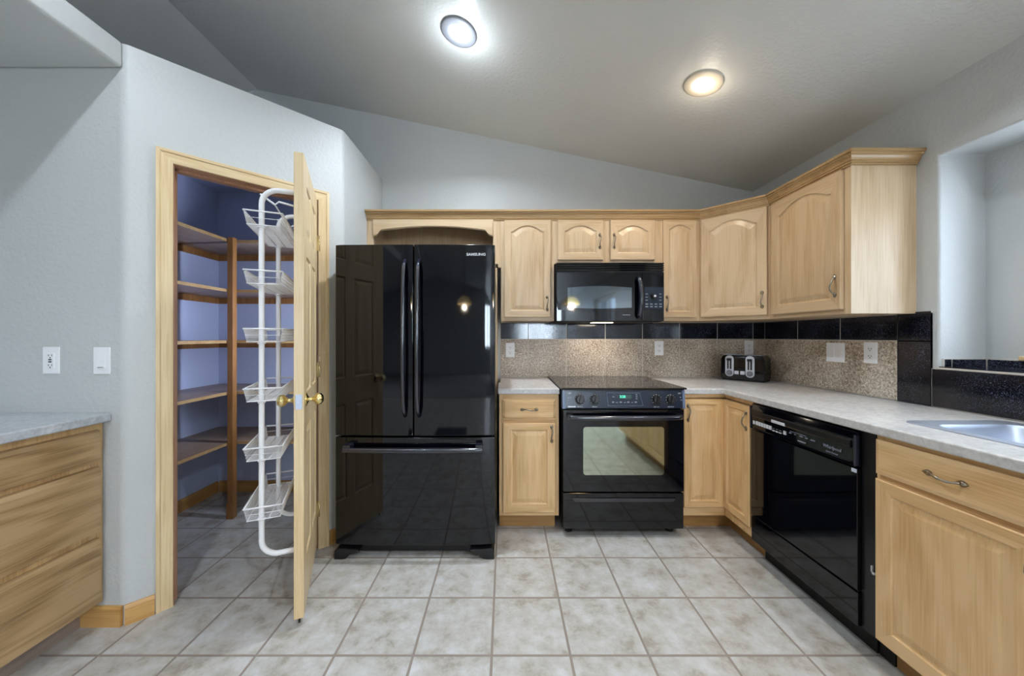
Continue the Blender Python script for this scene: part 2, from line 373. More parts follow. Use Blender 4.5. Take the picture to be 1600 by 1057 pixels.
struct('wall_partition', MB().prism(p, 0, PT, 'wall'))
p = [dg(TR)]+fillet(C1, dg(TR), (C1[0], D), .05)+[(C1[0], D), (C1[0]-.11, D), (C1[0]-.11, 2.2406), dg(TR, .11)]
struct('wall_pantry', MB().prism(p, 0, PT, 'wall'))
struct('wall_pantry_header', MB().prism([dg(TL), dg(TR), dg(TR, .11), dg(TL, .11)], 2.062, PT, 'wall'))
struct('wall_pantry_side', bx(NX, -2.315, 1.65, D, 0, PT, 'pantry_blue_cast'))
struct('wall_pantry_back', bx(-2.315, C1[0]-.11, D-.004, D, 0, CZ, 'pantry_blue_cast'))
struct('wall_nook', bx(NX-.11, NX, -1.5, 1.65, 0, PT, 'wall'))
struct('ceiling_nook', MB().box(NX, C0[0], -1.5, 1.54, CZ, PT, 'wall'), bevel=.014, seg=4)
p = [(-2.315, 1.65), (-1.6956, 1.65), (-1.105, 2.2406), (-1.105, D-.004), (-2.315, D-.004)]
struct('ceiling_pantry', MB().prism(p, CZ, PT-.01, 'pantry_blue_cast'))

# baseboards
def basebd(name, a, b, h=.086, t=.014):
    a, b = Vector(a).to_3d(), Vector(b).to_3d(); L = (b-a).length; ang = math.atan2(b.y-a.y, b.x-a.x)
    mb = MB().prism([(0, 0), (-t, 0), (-t, h-.012), (-t+.006, h), (0, h)], 0, L, 'baseboard', 'yz')
    o = mb.build(name); o.location = a; o.rotation_euler = (0, 0, ang); return tag(o, kind='structure')
basebd('baseboard_partition', (-1.83, 1.54), (-1.652, 1.54))
basebd('baseboard_diagonal', dg(.002), dg(.068))
basebd('baseboard_corner', dg(.596), dg(.652))
basebd('baseboard_fridge', (C1[0], 2.20), (C1[0], 2.86))
basebd('baseboard_pantry_side', (-2.315, 1.66), (-2.315, 2.86))
basebd('baseboard_pantry_back', (-2.30, D-.004), (-1.11, D-.004))

# door casing and jambs (local x along the diagonal wall, y into the pantry)
def on_diag(o): o.location = (C0[0], C0[1], 0); o.rotation_euler = (0, 0, PI/4); return o
s2 = math.sqrt(2)
xa, xb = .07*s2, .592*s2; cw = .057; ct = .016; zt = 2.108
def casing_prof(m):         # stepped profile across the width, m = mirror
    return [(0, 0), (0, -ct), (cw*.22, -ct), (cw*.3, -ct*.72), (cw*.8, -ct*.62), (cw, -ct*.5), (cw, 0)]
def casing_loop():
    mb = MB(); prof = casing_prof(0); path = []
    n = len(prof); vs = []
    for (px, py) in prof:     # px distance inward from outer edge
        vs += [(xa+px, py, 0), (xa+px, py, zt-px), (xb-px, py, zt-px), (xb-px, py, 0)]
    for i in range(n-1):
        a, b = i*4, (i+1)*4
        mb.add(vs, [(a, a+1, b+1, b)], 'pine_z'); mb.add(vs, [(a+1, a+2, b+2, b+1)], 'pine_x'); mb.add(vs, [(a+2, a+3, b+3, b+2)], 'pine_z')
    a, b = 0, (n-1)*4
    mb.add(vs, [tuple(i*4 for i in range(n)), tuple(i*4+3 for i in range(n))], 'pine_z')
    return mb
tr = on_diag(struct('trim_1', casing_loop()))
ja, jb = TL*s2, TR*s2
mb = MB().box(ja, ja+.014, 0, .11, 0, 2.06, 'jamb').box(jb-.014, jb, 0, .11, 0, 2.06, 'jamb').box(ja, jb, 0, .11, 2.048, 2.062, 'jamb')
mb.box(ja+.014, ja+.026, .045, .08, 0, 2.048, 'jamb').box(jb-.026, jb-.014, .045, .08, 0, 2.048, 'jamb').box(ja, jb, .045, .08, 2.036, 2.048, 'jamb')
on_diag(struct('trim_2', mb))

# ------------------------------------------------------------------ panelled boards
def grid_board(mb, xs, zs, panels, y0, y1, m, mh=None, g=.010, dep=.007, bev=.022):
    """board between y0 (front) and y1 (back) with raised panels in cells of the grid on both faces"""
    for face, y, s in ((0, y0, 1), (1, y1, -1)):
        for i in range(len(xs)-1):
            for j in range(len(zs)-1):
                a, b, c, d = xs[i], xs[i+1], zs[j], zs[j+1]
                if (i, j) in panels:
                    def ring(q, yy): return [(a+q, yy, c+q), (b-q, yy, c+q), (b-q, yy, d-q), (a+q, yy, d-q)]
                    lv = [ring(0, y), ring(g*.5, y+s*dep), ring(g, y+s*dep), ring(g+bev, y+s*.001)]
                    vs = sum(lv, []); fs = []
                    for k in range(3):
                        for e in range(4): fs.append((k*4+e, k*4+(e+1) % 4, (k+1)*4+(e+1) % 4, (k+1)*4+e))
                    fs.append((12, 13, 14, 15)); mb.add(vs, fs, m)
                else:
                    mb.add([(a, y, c), (b, y, c), (b, y, d), (a, y, d)], [(0, 1, 2, 3)], mh if (mh and i % 2 == 1) else m)
    A, B, Cc, Dd = xs[0], xs[-1], zs[0], zs[-1]
    for i in range(len(xs)-1): mb.add([(xs[i], y0, Cc), (xs[i+1], y0, Cc), (xs[i+1], y1, Cc), (xs[i], y1, Cc)], [(0, 1, 2, 3)], m).add([(xs[i], y0, Dd), (xs[i+1], y0, Dd), (xs[i+1], y1, Dd), (xs[i], y1, Dd)], [(0, 1, 2, 3)], m)
    for j in range(len(zs)-1): mb.add([(A, y0, zs[j]), (A, y0, zs[j+1]), (A, y1, zs[j+1]), (A, y1, zs[j])], [(0, 1, 2, 3)], m).add([(B, y0, zs[j]), (B, y0, zs[j+1]), (B, y1, zs[j+1]), (B, y1, zs[j])], [(0, 1, 2, 3)], m)
    return mb

# pantry door, open: hinge at the right jamb, swung out to the kitchen
HX, HY = -1.100, 2.085
EX, EY = -.868, 1.536
dth = math.atan2(EY-HY, EX-HX)      # direction hinge -> free edge
DW_, DH, DT = .597, 2.006, .038
# local x from hinge to free edge, local +y = the side towards the kitchen camera's right
door = MB(); st = .098
xs = [0, st, (DW_-.07)/2, (DW_+.07)/2, DW_-st, DW_]
zs = [0, .22, .80, .96, 1.58, 1.68, 1.90, DH]
grid_board(door, xs, zs, {(1, 1), (3, 1), (1, 3), (3, 3), (1, 5), (3, 5)}, -DT, 0, 'pine_z')
do = door.build('door_1', bevel=.001, seg=1)
do.location = (HX, HY, .036); do.rotation_euler = (0, 0, dth); tag(do, kind='structure')
def knob_mb(sgn):
    # local: axis along sgn*y
    mt = Matrix.Rotation(-PI/2*sgn, 4, 'X')
    return [(.030, 0), (.030, .004), (.016, .010), (.010, .014), (.009, .028), (.013, .034), (.023, .042), (.027, .052), (.024, .063), (.014, .071), (.002, .073)], mt
for sgn, y in ((1, 0), (-1, -DT)):
    pr, mt = knob_mb(sgn); k = MB().lathe(pr, 24, 'brass', Matrix.Translation((DW_-.062, y, .932)) @ mt).build('door_knob', parent=do)
MB().box(DW_-.001, DW_+.0015, -DT+.006, -.006, .90, .964, 'steel').box(DW_+.001, DW_+.007, -DT+.012, -.012, .922, .942, 'steel').build('latch_plate', parent=do, bevel=.001)
for z in (.20, 1.02, 1.76):
    h = MB().tube([(-.007, .010, z-.045), (-.007, .010, z+.045)], .0085, 12, 'brass')
    h.tube([(-.007, .010, z-.054), (-.007, .010, z-.045)], .005, 8, 'brass').tube([(-.007, .010, z+.045), (-.007, .010, z+.055)], .005, 8, 'brass')
    h.box(-.002, .0002, -.034, .004, z-.044, z+.044, 'brass').box(-.016, -.002, -.001, .005, z-.044, z+.044, 'brass')
    h.build('hinge', parent=do)
MB().tube([(DW_-.02, -.019, .001), (DW_-.02, -.019, -.028)], .005, 8, 'black_soft').build('floor_stop', parent=do)

# ------------------------------------------------------------------ white wire storage rack on the pantry side of the door
rack = thing('door_rack', 'white wire storage rack with six baskets hung on the inside of the open pantry door', 'door rack', (HX, HY, 0), dth)
yo = -DT-.001
def wand(s, d0=.135, z0=.285, z1=1.90, r=.068):
    pts = [(s, yo-.004, z0)] + [(s, yo-d0+r-r*math.sin(a), z0+r-r*math.cos(a)) for a in [PI/2*i/8 for i in range(9)]]
    pts += [(s, yo-d0+r-r*math.cos(a), z1-r+r*math.sin(a)) for a in [PI/2*i/8 for i in range(9)]] + [(s, yo-.004, z1)]
    return pts
SN, SF = .495, .12
MB().tube(wand(SN), .0115, 12, 'white_wire').build('near_upright', parent=rack)
MB().tube(wand(SF), .0115, 12, 'white_wire').build('far_upright', parent=rack)
MB().tube([(SN, yo-.14, 1.875), (SN, yo-.118, 1.858), (SN, yo-.085, 1.835), (SN, yo-.07, 1.85), (SN, yo-.004, 1.838)], .0045, 8, 'white_wire') \
    .tube([(SF, yo-.14, 1.875), (SF, yo-.118, 1.858), (SF, yo-.085, 1.835), (SF, yo-.07, 1.85), (SF, yo-.004, 1.838)], .0045, 8, 'white_wire') \
    .tube([(SN, yo-.085, 1.835), (SF, yo-.085, 1.835)], .003, 8, 'white_wire').build('top_bracket', parent=rack)
# wand length runs along x (door width)
bk = MB(); x0, x1, y0, y1, h = .095, .525, yo-.195, yo-.052, .056
def bpt(u, v, w):            # u along x, v along y, w height 0 bottom..1 rim; walls lean out
    k = .010*(1-w); return (x0+k+(x1-x0-2*k)*u, y0+k+(y1-y0-2*k)*v, -h*(1-w))
rim = [bpt(0, 0, 1), bpt(1, 0, 1), bpt(1, 1, 1), bpt(0, 1, 1)]
for i in range(4): bk.tube([rim[i], rim[(i+1) % 4]], .0034, 8, 'white_wire')
bt = [bpt(0, 0, 0), bpt(1, 0, 0), bpt(1, 1, 0), bpt(0, 1, 0)]
for i in range(4): bk.tube([bt[i], bt[(i+1) % 4]], .0022, 6, 'white_wire')
for i in range(40):
    u = (i+.5)/40; bk.tube([bpt(u, 0, 1), bpt(u, 0, 0), bpt(u, 1, 0), bpt(u, 1, 1)], .0012, 4, 'white_wire', caps=False)
for v in (.33, .66): bk.tube([bpt(0, v, 0), bpt(1, v, 0)], .0022, 6, 'white_wire')
for w in (.25, .5, .75):
    q = [bpt(0, 0, w), bpt(1, 0, w), bpt(1, 1, w), bpt(0, 1, w)]
    for i in range(4):
        if i % 2 == 0 or w == .5: bk.tube([q[i], q[(i+1) % 4]], .0012, 4, 'white_wire', caps=False)
for s in (SN, SF):            # clip that hooks the basket on the upright
    bk.lathe([(.0125, -h-.010), (.016, -h-.010), (.016, -h-.003), (.0125, -h-.003)], 12, 'white_wire', Matrix.Translation((s, yo-.135, 0)), caps=False)
b0 = None
for z in (1.79, 1.535, 1.283, 1.025, .769, .512):
    if b0 is None: b0 = bk.build('basket', parent=rack); b0.location.z = z
    else: c = b0.copy(); COL.objects.link(c); c.parent = rack; c.location.z = z

# ------------------------------------------------------------------ pantry shelving
post = thing('shelf_post', 'stained wooden post carrying the pantry shelves at the inside corner', 'post', (-1.880, 2.452, 0))
MB().box(-.019, .019, -.019, .019, .0, 1.93, 'shelf_edge').build('upright', parent=post, bevel=.002)
MB().box(-.021, .021, -.024, -.019, .0, .105, 'shelf_edge').box(-.0235, -.019, -.024, .02, 0, .105, 'shelf_edge').build('foot_block', parent=post, bevel=.001)
ords = ['topmost', 'second from the top', 'middle', 'fourth from the top', 'lowest']
for z, w in zip((1.92, 1.574, 1.222, .868, .520), ords):
    sh = thing('pantry_shelf', f'L-shaped wooden pantry shelf, {w} of five, around the post', 'shelf', (-2.315, 2.876, z), 0, 'pantry corner shelves')
    pl = [(.001, -1.22), (.405, -1.22), (.405, -.395), (1.208, -.395), (1.208, -.001), (.001, -.001)]
    MB().prism(pl, -.018, 0, 'shelf').build('board', parent=sh)
    MB().box(.405, .411, -1.22, -.401, -.019, .001, 'crown').box(.405, 1.208, -.401, -.395, -.019, .001, 'crown').build('front_edge', parent=sh)
    MB().box(.001, .020, -1.22, -.001, -.062, -.018, 'shelf_edge').box(.02, 1.208, -.020, -.001, -.062, -.018, 'shelf_edge').build('cleat', parent=sh)

# ------------------------------------------------------------------ cabinets
def outline(hw, z0, z1, rise, m, n=22):
    """door panel outline, inset by m, arch of the given rise at the top (shoulders at z1-rise)"""
    a = hw-m; pts = [(-a, z0+m), (a, z0+m)]
    zs_ = z1-rise-m
    for i in range(n+1):
        u = 1-2*i/n
        q = abs(u); s = ((1-(q/.9)**2) if q < .8 else .21*((1-q)/.2)**2) if rise else 0
        pts.append((a*u, zs_+rise*s))
    return pts
def panel_door(name, w, h, rise, mz, mx, parent, x, z, t=.019, fw=.057, frot=True):
    """frame and raised panel door; (x, z) = lower left corner; lies in front of y=0"""
    mb = MB(); n = 22; hw = w/2-fw
    def rect(m, y):
        a = w/2-m; b0, b1 = m, h-m
        return [(-a, y, b0), (a, y, b0)]+[(a*(1-2*i/n), y, b1) for i in range(n+1)]
    def ol(m, y, zz=None):
        return [(p, y, q) for p, q in outline(hw, fw, h-fw*.82, rise, m)]
    lv = [rect(.001, 0), rect(0, -t+.004), rect(.004, -t), ol(-.004, -t), ol(.001, -t+.006), ol(.006, -t+.0075), ol(.030, -t+.0015), ol(.034, -t+.001)]
    N_ = n+3; vs = sum(lv, [])
    for k in range(len(lv)-1):
        for e in range(N_):
            f = (e+1) % N_
            hz = (e == 0 or 2 <= e < N_-1)
            mb.add([vs[k*N_+e], vs[k*N_+f], vs[(k+1)*N_+f], vs[(k+1)*N_+e]], [(0, 1, 2, 3)], mx if (hz and k <= 2) else mz)
    mb.add(lv[-1], [tuple(range(N_))], mz); mb.add(lv[0], [tuple(range(N_-1, -1, -1))], mz)
    o = mb.build(name, parent=parent); o.location = (x+w/2, 0, z); return o
def slab_front(name, w, h, mx, parent, x, z, t=.019):
    mb = MB()
    def rect(m, y): return [(m, y, m), (w-m, y, m), (w-m, y, h-m), (m, y, h-m)]
    lv = [rect(0, 0), rect(0, -t+.006), rect(.008, -t+.003), rect(.014, -t)]; vs = sum(lv, []); fs = []
    for k in range(3):
        for e in range(4): fs.append((k*4+e, k*4+(e+1) % 4, (k+1)*4+(e+1) % 4, (k+1)*4+e))
    mb.add(vs, fs+[(12, 13, 14, 15), (3, 2, 1, 0)], mx)
    o = mb.build(name, parent=parent); o.location = (x, 0, z); return o
_pull = {}
def pull(parent, x, z, horiz=False, y=-.019, name='handle', mat='pewter'):
    """bow pull with leaf ends; x, z local to the parent"""
    if mat not in _pull:
        mb = MB(); L = .052; pts = []; rr = []
        for i in range(17):
            u = -1+2*i/16; pts.append((.004*math.sin(u*PI), -.006-.020*math.cos(u*PI/2)**.8, u*L*.80)); rr.append(.0032+.0014*math.cos(u*PI*2)**2)
        mb.tube(pts, rr, 8, mat)
        for s in (-1, 1):
            lp = []; 
            for i in range(9):
                u = i/8; wd = .0100*math.sin(PI*min(1, u*.9+.08))**.8
                lp.append((u, wd))
            vs = []; fs = []
            for u, wd in lp:
                zc = s*(L*.62+u*.026); vs += [(-wd, -.001, zc), (0, -.006-.003*math.sin(u*PI), zc), (wd, -.001, zc), (0, 0, zc)]
            for i in range(8):
                for e in range(4): fs.append((i*4+e, i*4+(e+1) % 4, (i+1)*4+(e+1) % 4, (i+1)*4+e))
            mb.add(vs, fs+[(0, 1, 2, 3), (32, 33, 34, 35)], mat, True)
        o = mb.build(name); _pull[mat] = o.data; bpy.data.objects.remove(o)
    o = bpy.data.objects.new(name, _pull[mat]); COL.objects.link(o); o.parent = parent; o.location = (x, y, z)
    if horiz: o.rotation_euler = (0, PI/2, 0)
    return o

# --- wall cabinets, back run: local origin at front-left-bottom corner, front faces -y
YU = 2.56; UZ0, UZ1 = 1.362, 2.134; DZ1 = 2.082
def upper(name, label, x0, x1, z0, doors, group='oak wall cabinets'):
    t = thing(name, label, 'cabinet', (x0, YU, z0), 0, group); w = x1-x0; h = UZ1-z0
    MB().box(0, w, .019, D-YU-.001, 0, h, 'oak_z').build('body', parent=t)
    cuts = []
    mb = MB()
    ds = sorted(doors); edges = [0]+sum([[d[0]+.012, d[1]-.012] for d in ds], [])+[w]
    for i in range(0, len(edges), 2): mb.box(edges[i], edges[i+1], 0, .019, 0, h, 'oak_z')
    for d in ds: mb.box(d[0]+.012, d[1]-.012, 0, .019, 0, .03, 'oak_x').box(d[0]+.012, d[1]-.012, 0, .019, h-.06, h, 'oak_x')
    mb.build('face_frame', parent=t)
    for a, b, rise, side, hz in ds:
        dd = panel_door('door', b-a, DZ1-z0-.024, rise, 'oak_z', 'oak_x', t, a, .024, fw=.052 if b-a > .25 else .045)
        pull(dd, (b-a)/2-.026 if side == 'r' else -(b-a)/2+.026, hz)
    return t
upper('wall_cabinet', 'tall oak wall cabinet with one arched door between the refrigerator and the microwave', -.028, .352, UZ0, [(.022, .356, .045, 'r', .10)])
upper('wall_cabinet', 'short two-door oak wall cabinet directly above the microwave', .352, 1.122, 1.772, [(.025, .352, .038, 'r', .135), (.403, .720, .038, 'l', .135)])
upper('wall_cabinet', 'narrow oak wall cabinet with one arched door to the right of the microwave', 1.122, 1.400, UZ0, [(.010, .250, .030, 'l', .10)])
# diagonal corner wall cabinet
t = thing('corner_wall_cabinet', 'diagonal oak corner wall cabinet above the toaster', 'cabinet', (1.400, YU, UZ0), -PI/4, 'oak wall cabinets')
mb = MB(); h = UZ1-UZ0
r_ = Matrix.Rotation(PI/4, 4, 'Z')
pw = [(1.4142, 2.574), (1.704, 2.284), (2.009, 2.272), (2.009, 2.879), (1.402, 2.879)]
loc = [((r_ @ Vector((x-1.400, y-YU, 0)))[0], (r_ @ Vector((x-1.400, y-YU, 0)))[1]) for x, y in pw]
MB().prism(loc, 0, h, 'oak_z').build('body', parent=t)
MB().box(.0, .03, 0, .019, 0, h, 'oak_z').box(.38, .41, 0, .019, 0, h, 'oak_z').box(.03, .38, 0, .019, 0, .03, 'oak_x').box(.03, .38, 0, .019, h-.06, h, 'oak_x').build('face_frame', parent=t)
dd = panel_door('door', .386, DZ1-UZ0-.024, .050, 'oak_z', 'oak_x', t, .012, .024)
pull(dd, .386/2-.026, .10)
# right wall cabinet (faces -x)
t = thing('wall_cabinet', 'oak wall cabinet on the right wall with its pale end panel facing the room', 'cabinet', (1.690, 2.270, UZ0), -PI/2, 'oak wall cabinets')
w = .533
MB().box(0.001, w, .019, .319, 0, h, 'oak_z').build('body', parent=t)
MB().box(0.001, .05, 0, .019, 0, h, 'oak_z').box(w-.035, w, 0, .019, 0, h, 'oak_z').box(.05, w-.035, 0, .019, 0, .03, 'oak_x').box(.05, w-.035, 0, .019, h-.06, h, 'oak_x').build('face_frame', parent=t)
dd = panel_door('door', .462, DZ1-UZ0-.024, .055, 'oak_z', 'oak_x', t, .035, .024)
pull(dd, .462/2-.030, .12)

# cabinet frame above the refrigerator with an arched valance
t = thing('refrigerator_niche', 'open oak cabinet with an arched valance above the black refrigerator', 'cabinet', (-.994, YU, 1.772), 0)
w = .994-.055; h = UZ1-1.772
MB().box(0, w, D-YU-.012, D-YU-.001, 0, h, 'oak_z').build('back_panel', parent=t)
MB().box(0, .018, .019, D-YU-.012, 0, h, 'oak_y').build('side_panel', parent=t); MB().box(w-.018, w, .019, D-YU-.012, 0, h, 'oak_y').build('side_panel', parent=t)
MB().box(.018, w-.018, .019, D-YU-.012, h-.018, h, 'oak_y').build('top_panel', parent=t)
MB().box(0, .048, 0, .019, 0, h, 'oak_z').box(.048, w-.030, .004, .019, h-.045, h, 'oak_x').box(w-.030, w+.027, 0, .019, 0, h, 'oak_z').box(w+.006, w+.027, 0, .019, -.027, 0, 'oak_z').build('face_frame', parent=t)
va = .046; vb = w-.028; vt = 2.086-1.772; lo = 1.968-1.772
def val(m):
    pts = [(va+m, vt), (va+m, lo+m*.6)]
    cur = [(.0, 0), (.018, .002), (.034, .012), (.046, .030), (.058, .040), (.078, .043)]
    L = vb-va
    out = [(va+m+x, lo+z+m) for x, z in cur]
    for i in range(1, 16):
        u = i/16; out.append((va+.078+(L-.156)*u, lo+m+.043+.024*math.sin(PI*u)))
    out += [(vb-m-x, lo+z+m) for x, z in reversed(cur)]
    return [(va+m, vt)]+out+[(vb-m, vt)]
pf, pb = val(0), val(.0)
mb = MB().prism(val(0), -.010, 0, 'oak_x', 'xz').prism(val(.006), -.018, -.010, 'oak_x', 'xz')
mb.build('valance', parent=t)
for x, z in ((.30, .19), (.63, .195)):
    MB().lathe([(.004, 0), (.004, .0015)], 12, 'black_matte', Matrix.Translation((x, D-YU-.012, z)) @ Matrix.Rotation(PI/2, 4, 'X')).build('peg_hole', parent=t)
# refrigerator end panel that reaches the floor
tag(bx(-.0685, -.0560, YU, D-.001, 0, 1.743, 'oak_z').build('end_panel'), 'tall narrow oak end panel standing between the refrigerator and the cabinets', 'panel')

# crown moulding swept along the fronts of the wall cabinets
def sweep(path, prof, m):
    """prof = list of (outward offset, z); outward = right-hand side of the travel direction"""
    P = [Vector(p) for p in path]; n = len(P); rows = []
    for off, z in prof:
        row = []
        for i, p in enumerate(P):
            def nrm(a, b): d = (b-a).normalized(); return Vector((d.y, -d.x))
            if i == 0: q = p+nrm(P[0], P[1])*off
            elif i == n-1: q = p+nrm(P[-2], P[-1])*off
            else:
                a, b = nrm(P[i-1], p), nrm(p, P[i+1]); k = (a+b); k = k/(k.dot(a)); q = p+k*off
            row.append((q.x, q.y, z))
        rows.append(row)
    vs = sum(rows, []); fs = []
    for k in range(len(prof)):
        l = (k+1) % len(prof)
        for i in range(n-1): fs.append((k*n+i, k*n+i+1, l*n+i+1, l*n+i))
    fs += [tuple(k*n for k in range(len(prof))), tuple(k*n+n-1 for k in range(len(prof)))]
    return MB().add(vs, fs, m)
cp = [(.001, 2.086), (.007, 2.086), (.007, 2.094), (.013, 2.096), (.013, 2.104), (.017, 2.106), (.019, 2.114), (.025, 2.124), (.034, 2.130), (.034, 2.136), (.041, 2.138), (.042, 2.149), (.040, 2.151), (-.02, 2.151), (-.02, 2.136), (.001, 2.136)]
tag(sweep([(-.993, YU), (1.400, YU), (1.690, 2.27), (1.690, 1.736), (2.008, 1.736)], cp, 'crown').build('crown_moulding'),
    'stained oak crown moulding running along the top of the wall cabinets', 'moulding')

# --- base cabinets
YB = 2.27; CT = .920; BZ1 = .883; XR = 1.404
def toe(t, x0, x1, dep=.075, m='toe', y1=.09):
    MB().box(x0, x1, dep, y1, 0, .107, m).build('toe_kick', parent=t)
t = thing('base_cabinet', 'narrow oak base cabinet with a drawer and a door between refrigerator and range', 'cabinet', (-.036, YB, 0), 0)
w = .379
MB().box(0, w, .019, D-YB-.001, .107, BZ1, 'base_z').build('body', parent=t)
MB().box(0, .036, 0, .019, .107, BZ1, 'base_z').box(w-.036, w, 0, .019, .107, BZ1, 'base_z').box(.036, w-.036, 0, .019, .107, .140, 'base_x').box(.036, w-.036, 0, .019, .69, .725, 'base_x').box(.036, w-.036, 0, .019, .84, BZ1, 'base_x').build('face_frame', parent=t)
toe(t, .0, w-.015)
dr = slab_front('drawer', .336, .130, 'base_x', t, .022, .722); pull(dr, .168, .065, True)
dd = panel_door('door', .336, .568, 0, 'base_z', 'base_x', t, .022, .132); pull(dd, .142, .50)
# corner base cabinet with two doors meeting at the inner corner
t = thing('corner_base_cabinet', 'oak corner base cabinet with two narrow doors meeting at the inner corner', 'cabinet', (0, 0, 0), 0)
MB().prism([(1.128, 2.289), (1.423, 2.289), (1.423, 2.012), (2.009, 2.012), (2.009, 2.879), (1.128, 2.879)], .107, BZ1, 'base_z').build('body', parent=t)
MB().box(1.128, 1.150, YB, 2.289, .107, BZ1, 'base_z').box(1.15, XR, YB, 2.289, .86, BZ1, 'base_x').box(1.15, XR, YB, 2.289, .107, .165, 'base_x').build('face_frame', parent=t)
MB().box(XR, 1.423, 2.012, 2.289, .86, BZ1, 'base_x').build('top_rail', parent=t)
MB().box(XR, 1.423, 2.012, 2.289, .107, .165, 'base_x').build('bottom_rail', parent=t)
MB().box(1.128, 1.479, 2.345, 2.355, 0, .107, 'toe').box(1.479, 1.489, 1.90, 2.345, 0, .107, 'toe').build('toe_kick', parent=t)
d1 = panel_door('door', .252, .686, 0, 'base_z', 'base_x', t, 1.134, .166, fw=.045); d1.location.y = YB
pull(d1, -.252/2+.025, .60)
d2 = panel_door('door', .246, .686, 0, 'base_z', 'base_x', t, 0, .166, fw=.045)
d2.rotation_euler = (0, 0, -PI/2); d2.location = (XR, 2.252-.246/2+.012, .166); pull(d2, .246/2-.025, .60)
# sink base (local x runs towards the camera)
def right_base(label, y_far, w, fronts, name='base_cabinet'):
    t = thing(name, label, 'cabinet', (XR, y_far, 0), -PI/2)
    MB().box(0, w, .019, R-XR-.001, .107, .72, 'base_z').box(0, .019, .019, R-XR-.001, .72, BZ1, 'base_z').box(w-.019, w, .019, R-XR-.001, .72, BZ1, 'base_z').build('body', parent=t)
    MB().box(0, .03, 0, .019, .107, BZ1, 'base_z').box(w-.03, w, 0, .019, .107, BZ1, 'base_z').box(.03, w-.03, 0, .019, .107, .135, 'base_x').box(.03, w-.03, 0, .019, .70, .745, 'base_x').box(.03, w-.03, 0, .019, .855, BZ1, 'base_x').build('face_frame', parent=t)
    toe(t, 0, w)
    for x, fwid, side in fronts:
        dr = slab_front('drawer_front', fwid, .128, 'base_x', t, x, .738); pull(dr, fwid/2, .066, True)
        dd = panel_door('door', fwid, .600, 0, 'base_z', 'base_x', t, x, .120, fw=.06); pull(dd, (fwid/2-.020)*(1 if side == 'r' else -1), .53)
    return t
right_base('wide oak sink base cabinet in the right foreground beneath the steel sink', 1.342, .80, [(.008, .427, 'r'), (.440, .350, 'l')], 'sink_cabinet')
right_base('oak base cabinet past the sink cabinet at the near end of the right counter', .540, .50, [(.012, .476, 'r')])

# --- countertops
def top_edge(mb): return mb
MB0 = MB().prism([(-.046, 2.245), (.3455, 2.245), (.3455, 2.871), (-.035, 2.871), (-.035, 2.56), (-.046, 2.56)], BZ1+.001, CT, 'laminate')
tag(MB0.build('countertop', bevel=.006, seg=3), 'short beige laminate countertop between the refrigerator and the range', 'countertop')
# L shaped top with a cut-out for the sink (x 1.56-1.93, y 0.60-1.35)
sx0, sx1, sy0, sy1 = 1.560, 1.905, .60, 1.355
mb = MB(); z0, z1 = BZ1+.001, CT
xf = 1.3755
cols_x = [1.1245, xf, sx0, sx1, 2.001]; rows_y = [.03, sy0, sy1, 2.245, 2.871]
for i in range(4):
    for j in range(4):
        if i == 0 and j < 3: continue
        if i == 2 and j == 1: continue
        a, b, c, d = cols_x[i], cols_x[i+1], rows_y[j], rows_y[j+1]
        mb.add([(a, c, z1), (b, c, z1), (b, d, z1), (a, d, z1)], [(0, 1, 2, 3)], 'laminate').add([(a, c, z0), (b, c, z0), (b, d, z0), (a, d, z0)], [(3, 2, 1, 0)], 'laminate')
def wallq(a, b): mb.add([(a[0], a[1], z0), (b[0], b[1], z0), (b[0], b[1], z1), (a[0], a[1], z1)], [(0, 1, 2, 3)], 'laminate')
for a, b in (((1.1245, 2.245), (xf, 2.245)), ((xf, 2.245), (xf, sy1)), ((xf, sy1), (xf, sy0)), ((xf, sy0), (xf, .03)), ((xf, .03), (sx0, .03)), ((sx0, .03), (sx1, .03)), ((sx1, .03), (2.001, .03)),
             ((2.001, .03), (2.001, sy0)), ((2.001, sy0), (2.001, sy1)), ((2.001, sy1), (2.001, 2.245)), ((2.001, 2.245), (2.001, 2.871)), ((2.001, 2.871), (sx1, 2.871)), ((sx1, 2.871), (sx0, 2.871)), ((sx0, 2.871), (xf, 2.871)),
             ((xf, 2.871), (1.1245, 2.871)), ((1.1245, 2.871), (1.1245, 2.245)), ((sx0, sy0), (sx0, sy1)), ((sx1, sy0), (sx1, sy1)), ((sx0, sy0), (sx1, sy0)), ((sx0, sy1), (sx1, sy1))):
    wallq(a, b)
tag(mb.build('countertop', bevel=.006, seg=3), 'long L-shaped beige laminate countertop along the right wall', 'countertop')
# sink
t = thing('sink', 'stainless steel drop-in sink set into the right countertop', 'sink', (0, 0, CT))
def basin(a, b, c, d, dep):
    mb = MB(); rg = [rrect(a, b, c, d, .05, 6), rrect(a+.008, b-.008, c+.008, d-.008, .045, 6), rrect(a+.03, b-.03, c+.03, d-.03, .03, 6)]
    lv = [(rg[0], .0035), (rg[1], -.01), (rg[2], -dep)]; n = len(rg[0]); vs = sum([[(x, y, z) for x, y in r] for r, z in lv], [])
    fs = [(k*n+e, k*n+(e+1) % n, (k+1)*n+(e+1) % n, (k+1)*n+e) for k in range(2) for e in range(n)]
    mb.add(vs, fs, 'steel', True).add(vs, [tuple(range(2*n, 3*n))], 'steel'); return mb
ox0, ox1, oy0, oy1 = 1.535, 1.930, .575, 1.380
bs = [(1.572, 1.890, 1.00, 1.315), (1.572, 1.890, .62, .98)]
outer = rrect(ox0, ox1, oy0, oy1, .035, 6)
bm = bmesh.new()
def loop(pts, z):
    v = [bm.verts.new((x, y, z)) for x, y in pts]; return [bm.edges.new((v[i], v[(i+1) % len(v)])) for i in range(len(v))]
es = loop(outer, .0042)
